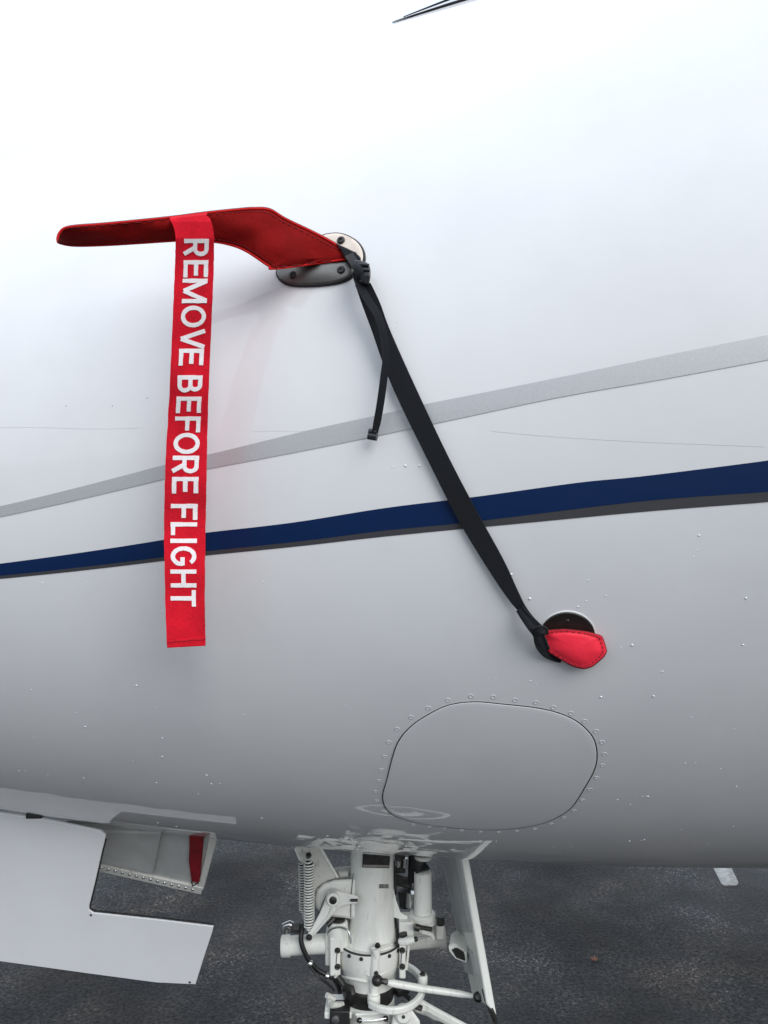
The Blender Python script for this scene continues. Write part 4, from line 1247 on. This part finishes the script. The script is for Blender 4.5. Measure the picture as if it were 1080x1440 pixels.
def letter(ch, y0, y1):
    wd = y1 - y0; mb_ = MB()
    vc = 0.545 + (0.455 - 0.545) * (0.5 * (y0 + y1) - 336) / 517
    def mapp(lx, ly, off):                 # lx in px along, ly in px up
        py = y0 + lx
        v = vc + (ly - CAP / 2) / 56.0
        return rib_pt(row_for(py, v), v, off)
    for si, st in enumerate(STROKES[ch]):
        pts = [(a * wd, b * CAP) for a, b in st]
        closed = math.dist(pts[0], pts[-1]) < 0.01
        # resample straight runs so that strokes follow the cloth
        dense = [pts[0]]
        for a, b in zip(pts, pts[1:]):
            m_ = max(1, int(math.dist(a, b) / 6))
            dense += [(a[0] + (b[0] - a[0]) * i / m_, a[1] + (b[1] - a[1]) * i / m_) for i in range(1, m_ + 1)]
        n_ = len(dense); L_, R2 = [], []
        sw = SW if ch != 'I' else min(SW, wd)
        for i in range(n_):
            a = dense[i - 1] if i else (dense[-2] if closed else dense[0])
            b = dense[i + 1] if i < n_ - 1 else (dense[1] if closed else dense[-1])
            d1 = (dense[i][0] - a[0], dense[i][1] - a[1]); d2 = (b[0] - dense[i][0], b[1] - dense[i][1])
            def un(d): 
                l_ = math.hypot(*d); return (d[0] / l_, d[1] / l_) if l_ > 1e-9 else None
            u1, u2 = un(d1), un(d2); u1 = u1 or u2; u2 = u2 or u1
            nx, ny = -(u1[1] + u2[1]), u1[0] + u2[0]; l_ = math.hypot(nx, ny); nx, ny = nx / l_, ny / l_
            cosh = max(nx * -u1[1] + ny * u1[0], 0.5)
            jit = random.uniform(-0.22, 0.22)
            h_ = (sw / 2 + jit) / cosh
            off = 0.0012 + 0.00012 * si
            L_.append(mapp(dense[i][0] + nx * h_, dense[i][1] + ny * h_, off)); R2.append(mapp(dense[i][0] - nx * h_, dense[i][1] - ny * h_, off))
        back_ = Vector((0, 0.0006, 0))
        vs = L_ + R2 + [p + back_ for p in L_] + [p + back_ for p in R2]
        fs = []
        for i in range(n_ - 1):
            fs += [(i, i + 1, n_ + i + 1, n_ + i), (i, 2 * n_ + i, 2 * n_ + i + 1, i + 1), (n_ + i, n_ + i + 1, 3 * n_ + i + 1, 3 * n_ + i)]
        if not closed:
            fs += [(0, n_, 3 * n_, 2 * n_), (n_ - 1, 3 * n_ - 1, 4 * n_ - 1, 2 * n_ - 1)]
        mb_.add(vs, fs)
    return mb_.build('letter', M['letters'], streamer, smooth=30, weld=False)


for ch, y0, y1 in WORDS: letter(ch, y0, y1)
# hem: folded end and a row of stitches
mb = MB()
mb.plate([rib_pt(row_for(899), 0.0, 0.0015), rib_pt(row_for(899), 0.5, 0.0015), rib_pt(row_for(898), 1.0, 0.0015), rib_pt(NL - 1.001, 1.0, 0.0015), rib_pt(NL - 1.001, 0.5, 0.0015), rib_pt(NL - 1.001, 0.0, 0.0015)],
         [p for p in (rib_pt(row_for(899), 0.0), rib_pt(row_for(899), 0.5), rib_pt(row_for(898), 1.0), rib_pt(NL - 1.001, 1.0), rib_pt(NL - 1.001, 0.5), rib_pt(NL - 1.001, 0.0))])
mb.build('hem', M['redweb'], streamer, bevel=0.0004)
mb = MB()
for i in range(17):
    v = 0.03 + 0.94 * i / 16
    a = rib_pt(row_for(901 + 0.5 * math.sin(i)), v, 0.002); b = rib_pt(row_for(901 + 0.5 * math.sin(i + 1)), min(v + 0.035, 1), 0.002)
    mb.tube([a, b], 0.0005, 5)
mb.build('stitching', M['thread'], streamer)

# ---- black strap from the probe to the sensor flap
SL = [(497, 392), (508, 425), (521, 460), (550, 540), (598, 640), (645, 732), (690, 806), (716, 844), (729, 859), (741, 873), (752, 884)]
SR = [(521, 398), (534, 425), (548, 463), (580, 535), (627, 635), (669, 716), (707, 785), (727, 828), (738, 851), (750, 868), (764, 882)]
N2 = 70
a_, b_ = crom(SL, N2), crom(SR, N2)
rows = []
for i in range(N2):
    u = i / (N2 - 1)
    off = lerp([(0, 0.030), (0.2, 0.016), (0.5, 0.008), (0.8, 0.010), (1, 0.012)], u)
    tw = 0.010 * max(0, (u - 0.72) / 0.28) ** 1.0
    rows.append([hit(a_[i][0] + (b_[i][0] - a_[i][0]) * j / 6, a_[i][1] + (b_[i][1] - a_[i][1]) * j / 6, off + tw * (j / 6 - 0.2) + 0.001 * math.sin(u * 9)) for j in range(7)])
strap = sheet('strap', rows, M['blackweb'], cover, thick=0.0018)
tag(strap, 'black webbing strap')
# lower end, twisted and folded round the flap
def web_strip(name, ctr, n_=36, crease=0.0):
    q = crom(ctr, n_); out = []
    for i, (x, y, o, wd, tw_) in enumerate(q):
        a, b = q[max(i - 1, 0)], q[min(i + 1, n_ - 1)]
        dx, dy = b[0] - a[0], b[1] - a[1]; l_ = math.hypot(dx, dy) or 1
        nx, ny = -dy / l_, dx / l_
        out.append([hit(x + nx * wd * (c - 0.5), y + ny * wd * (c - 0.5), o + tw_ * (c - 0.5) + crease * math.cos(c * 9.0)) for c in [k / 6 for k in range(7)]])
    return sheet(name, out, M['blackweb'], cover, thick=0.002)


web_strip('strap_fold', [(731, 856, .014, 11, 0), (738, 866, .019, 13, .004), (748, 879, .022, 16, .010), (756, 890, .022, 15, .006), (762, 903, .019, 14, 0), (768, 915, .014, 12, -.004)], crease=0.0012)
web_strip('strap_loop', [(752, 880, .016, 11, .008), (756, 893, .017, 13, .008), (760, 907, .016, 14, .004), (769, 918, .011, 13, 0), (780, 925, .006, 9, 0), (789, 929, .003, 5, 0)], crease=0.001)
web_strip('strap_knot', [(750, 889, .026, 10, 0), (757, 886, .029, 11, 0), (765, 886, .025, 10, 0), (768, 892, .018, 8, 0)], 20, 0.0008)
# loose tail
TL = [(500, 384, .042), (508, 405, .040), (519, 424, .040), (533, 447, .040), (541, 478, .038), (543, 505, .035), (540, 530, .032), (536, 560, .028), (531, 590, .022), (527, 608, .018)]
tl = crom(TL, 50); rows = []
for i, (x, y, o) in enumerate(tl):
    wv = 5.2 if i < 46 else 4.6
    dx, dy = (tl[min(i + 1, 49)][0] - tl[max(i - 1, 0)][0]), (tl[min(i + 1, 49)][1] - tl[max(i - 1, 0)][1]); l_ = math.hypot(dx, dy)
    nx, ny = -dy / l_, dx / l_
    rows.append([hit(x - nx * wv * (1 - 2 * j / 4), y - ny * wv * (1 - 2 * j / 4), o + 0.004 * (j / 4)) for j in range(5)])
tag(sheet('strap_tail', rows, M['blackweb'], cover, thick=0.0018), 'loose narrow end of the black strap')
mb = MB(); mb.tube([hit(519, 607, .017), hit(530, 608, .018)], 0.0042, 10); mb.tube([hit(518, 613, .017), hit(530, 615, .018)], 0.0050, 10); mb.build('strap_tip', M['blackplas'], cover)
# buckle: folded black plastic and webbing beside the base
mb = MB(); a = crom([(497, 367), (513, 368), (520, 375), (521, 388), (519, 398), (514, 400), (504, 396), (499, 384)], 40, True)
mb.plate([hit(x, y, 0.046) for x, y in a], [hit(x, y, 0.022) for x, y in a]); buckle = mb.build('buckle', M['blackplas'], cover, bevel=0.003)
mb = MB(); a = [(505, 387), (520, 387), (519, 397), (515, 400), (508, 394)]
mb.plate([hit(x, y, 0.049) for x, y in a], [hit(x, y, 0.04) for x, y in a]); mb.build('tongue', M['blackweb'], buckle, bevel=0.001)
mb = MB(); mb.tube([hit(504, 372, 0.047), hit(519, 373, 0.047)], 0.0022, 8); mb.tube([hit(505, 379, 0.047), hit(520, 380, 0.047)], 0.0016, 8); mb.build('slider_bar', M['blackplas'], buckle)
wb = crom([(491, 359, .020), (495, 365, .034), (500, 373, .046), (505, 382, .048), (506, 391, .044), (505, 400, .034)], 26); rows = []
for i, (x, y, o) in enumerate(wb):
    rows.append([hit(x - 5 + 10 * j / 4, y + (2 - j) * 1.2, o + 0.003 * math.sin(j * 0.8)) for j in range(5)])
sheet('strap_webbing', rows, M['blackweb'], cover, thick=0.003)
mb = MB(); a = [(472, 342), (488, 349), (500, 355), (507, 362), (508, 367), (494, 369), (486, 366), (480, 352)]
mb.plate([hit(x, y, 0.02) for x, y in a], [hit(x, y, 0.008) for x, y in a]); mb.build('cuff', M['blackweb'], cover, bevel=0.002)
mb = MB(); mb.tube([hit(446, 329, .010), hit(462, 337, .012), hit(476, 345, .014), hit(488, 351, .014), hit(501, 356, .012)], 0.0010, 6); mb.build('elastic_cord', M['darkmetal'], cover)

# ---- red vinyl flap over the sensor
FL = [(765.6, 890), (772, 887), (794, 885.5), (822.6, 888.5), (837, 892), (846.5, 896), (852.5, 915), (848, 924), (833, 936.5), (821, 940), (806, 936.5), (792, 929), (771.5, 916.5), (767, 905)]
fq = FL
fc = (808, 911)
def flp(x, y, k, o): return hit(fc[0] + (x - fc[0]) * k, fc[1] + (y - fc[1]) * k, o)
nfl = 84
fd = crom(FL, nfl, True)
# keep corners crisp: blend spline with straight edges
def poly_pt(t):
    n_ = len(FL); i = int(t * n_) % n_; u = t * n_ - int(t * n_)
    a, b = FL[i], FL[(i + 1) % n_]
    return (a[0] + (b[0] - a[0]) * u, a[1] + (b[1] - a[1]) * u)
fd = [tuple(0.5 * (p + q) for p, q in zip(fd[i], poly_pt(i / nfl))) for i in range(nfl)]
def gape(y): return 0.006 * max(0, (900 - y) / 20) + 0.010 * max(0, (y - 888) / 50)     # opens at the top, stands off below
mb = MB(); rings = [(0.97, 0.001), (1.0, 0.0055), (0.985, 0.0075), (0.93, 0.0078), (0.88, 0.0076), (0.8, 0.0092), (0.6, 0.0110), (0.4, 0.0122), (0.2, 0.0126)]
for k, o in rings:
    for x, y in fd:
        extra = gape(fc[1] + (y - fc[1]) * k)
        mb.v.append(flp(x, y, k, o + extra))
for i in range(len(rings) - 1):
    for j in range(nfl):
        a, b = i * nfl + j, i * nfl + (j + 1) % nfl
        mb.f.append((a, b, b + nfl, a + nfl))
mb.f.append(tuple(range((len(rings) - 1) * nfl, len(rings) * nfl))); mb.f.append(tuple(reversed(range(nfl))))
flap = mb.build('sensor_flap', M['redvinyl'], cover, smooth=60)
tag(flap, 'bright red vinyl flap over the dark sensor plate')
mb = MB()
for j in range(0, nfl, 2):
    p0, p1 = fd[j], fd[(j + 1) % nfl]
    def st(p): 
        return flp(p[0], p[1], 0.905, 0.0082 + gape(fc[1] + (p[1] - fc[1]) * 0.905))
    mb.tube([st(p0), st(p1)], 0.0006, 5)
mb.build('stitching', M['thread'], flap)
mb = MB(); mb.tube([flp(x, y, 1.0, 0.0045 + gape(y)) for x, y in fd + fd[:1]], 0.0012, 6); mb.build('piping', M['thread'], flap)

# ================================================================== fallen leaf on the apron
lp = ground_at(836, 1352)
pts = []
for i in range(40):
    a = 2 * math.pi * i / 40
    r = 0.006 + 0.0105 * abs(math.cos(a * 2.5)) ** 1.5
    pts.append((math.cos(a) * r, math.sin(a) * r))
mb = MB()
mb.v = [lp + Vector((0, 0, 0.010))] + [lp + Vector((x, y, 0.006 + 0.010 * (x * x + y * y) / 0.00025 * (0.5 + 0.5 * math.sin(i)))) for i, (x, y) in enumerate(pts)]
mb.f = [(0, i + 1, (i + 1) % 40 + 1) for i in range(40)]
leaf = mb.build('fallen_leaf', M['leaf'], smooth=0)
s_ = leaf.modifiers.new('thickness', 'SOLIDIFY'); s_.thickness = 0.0008
tag(leaf, 'small orange fallen leaf lying on the dark asphalt', 'leaf')
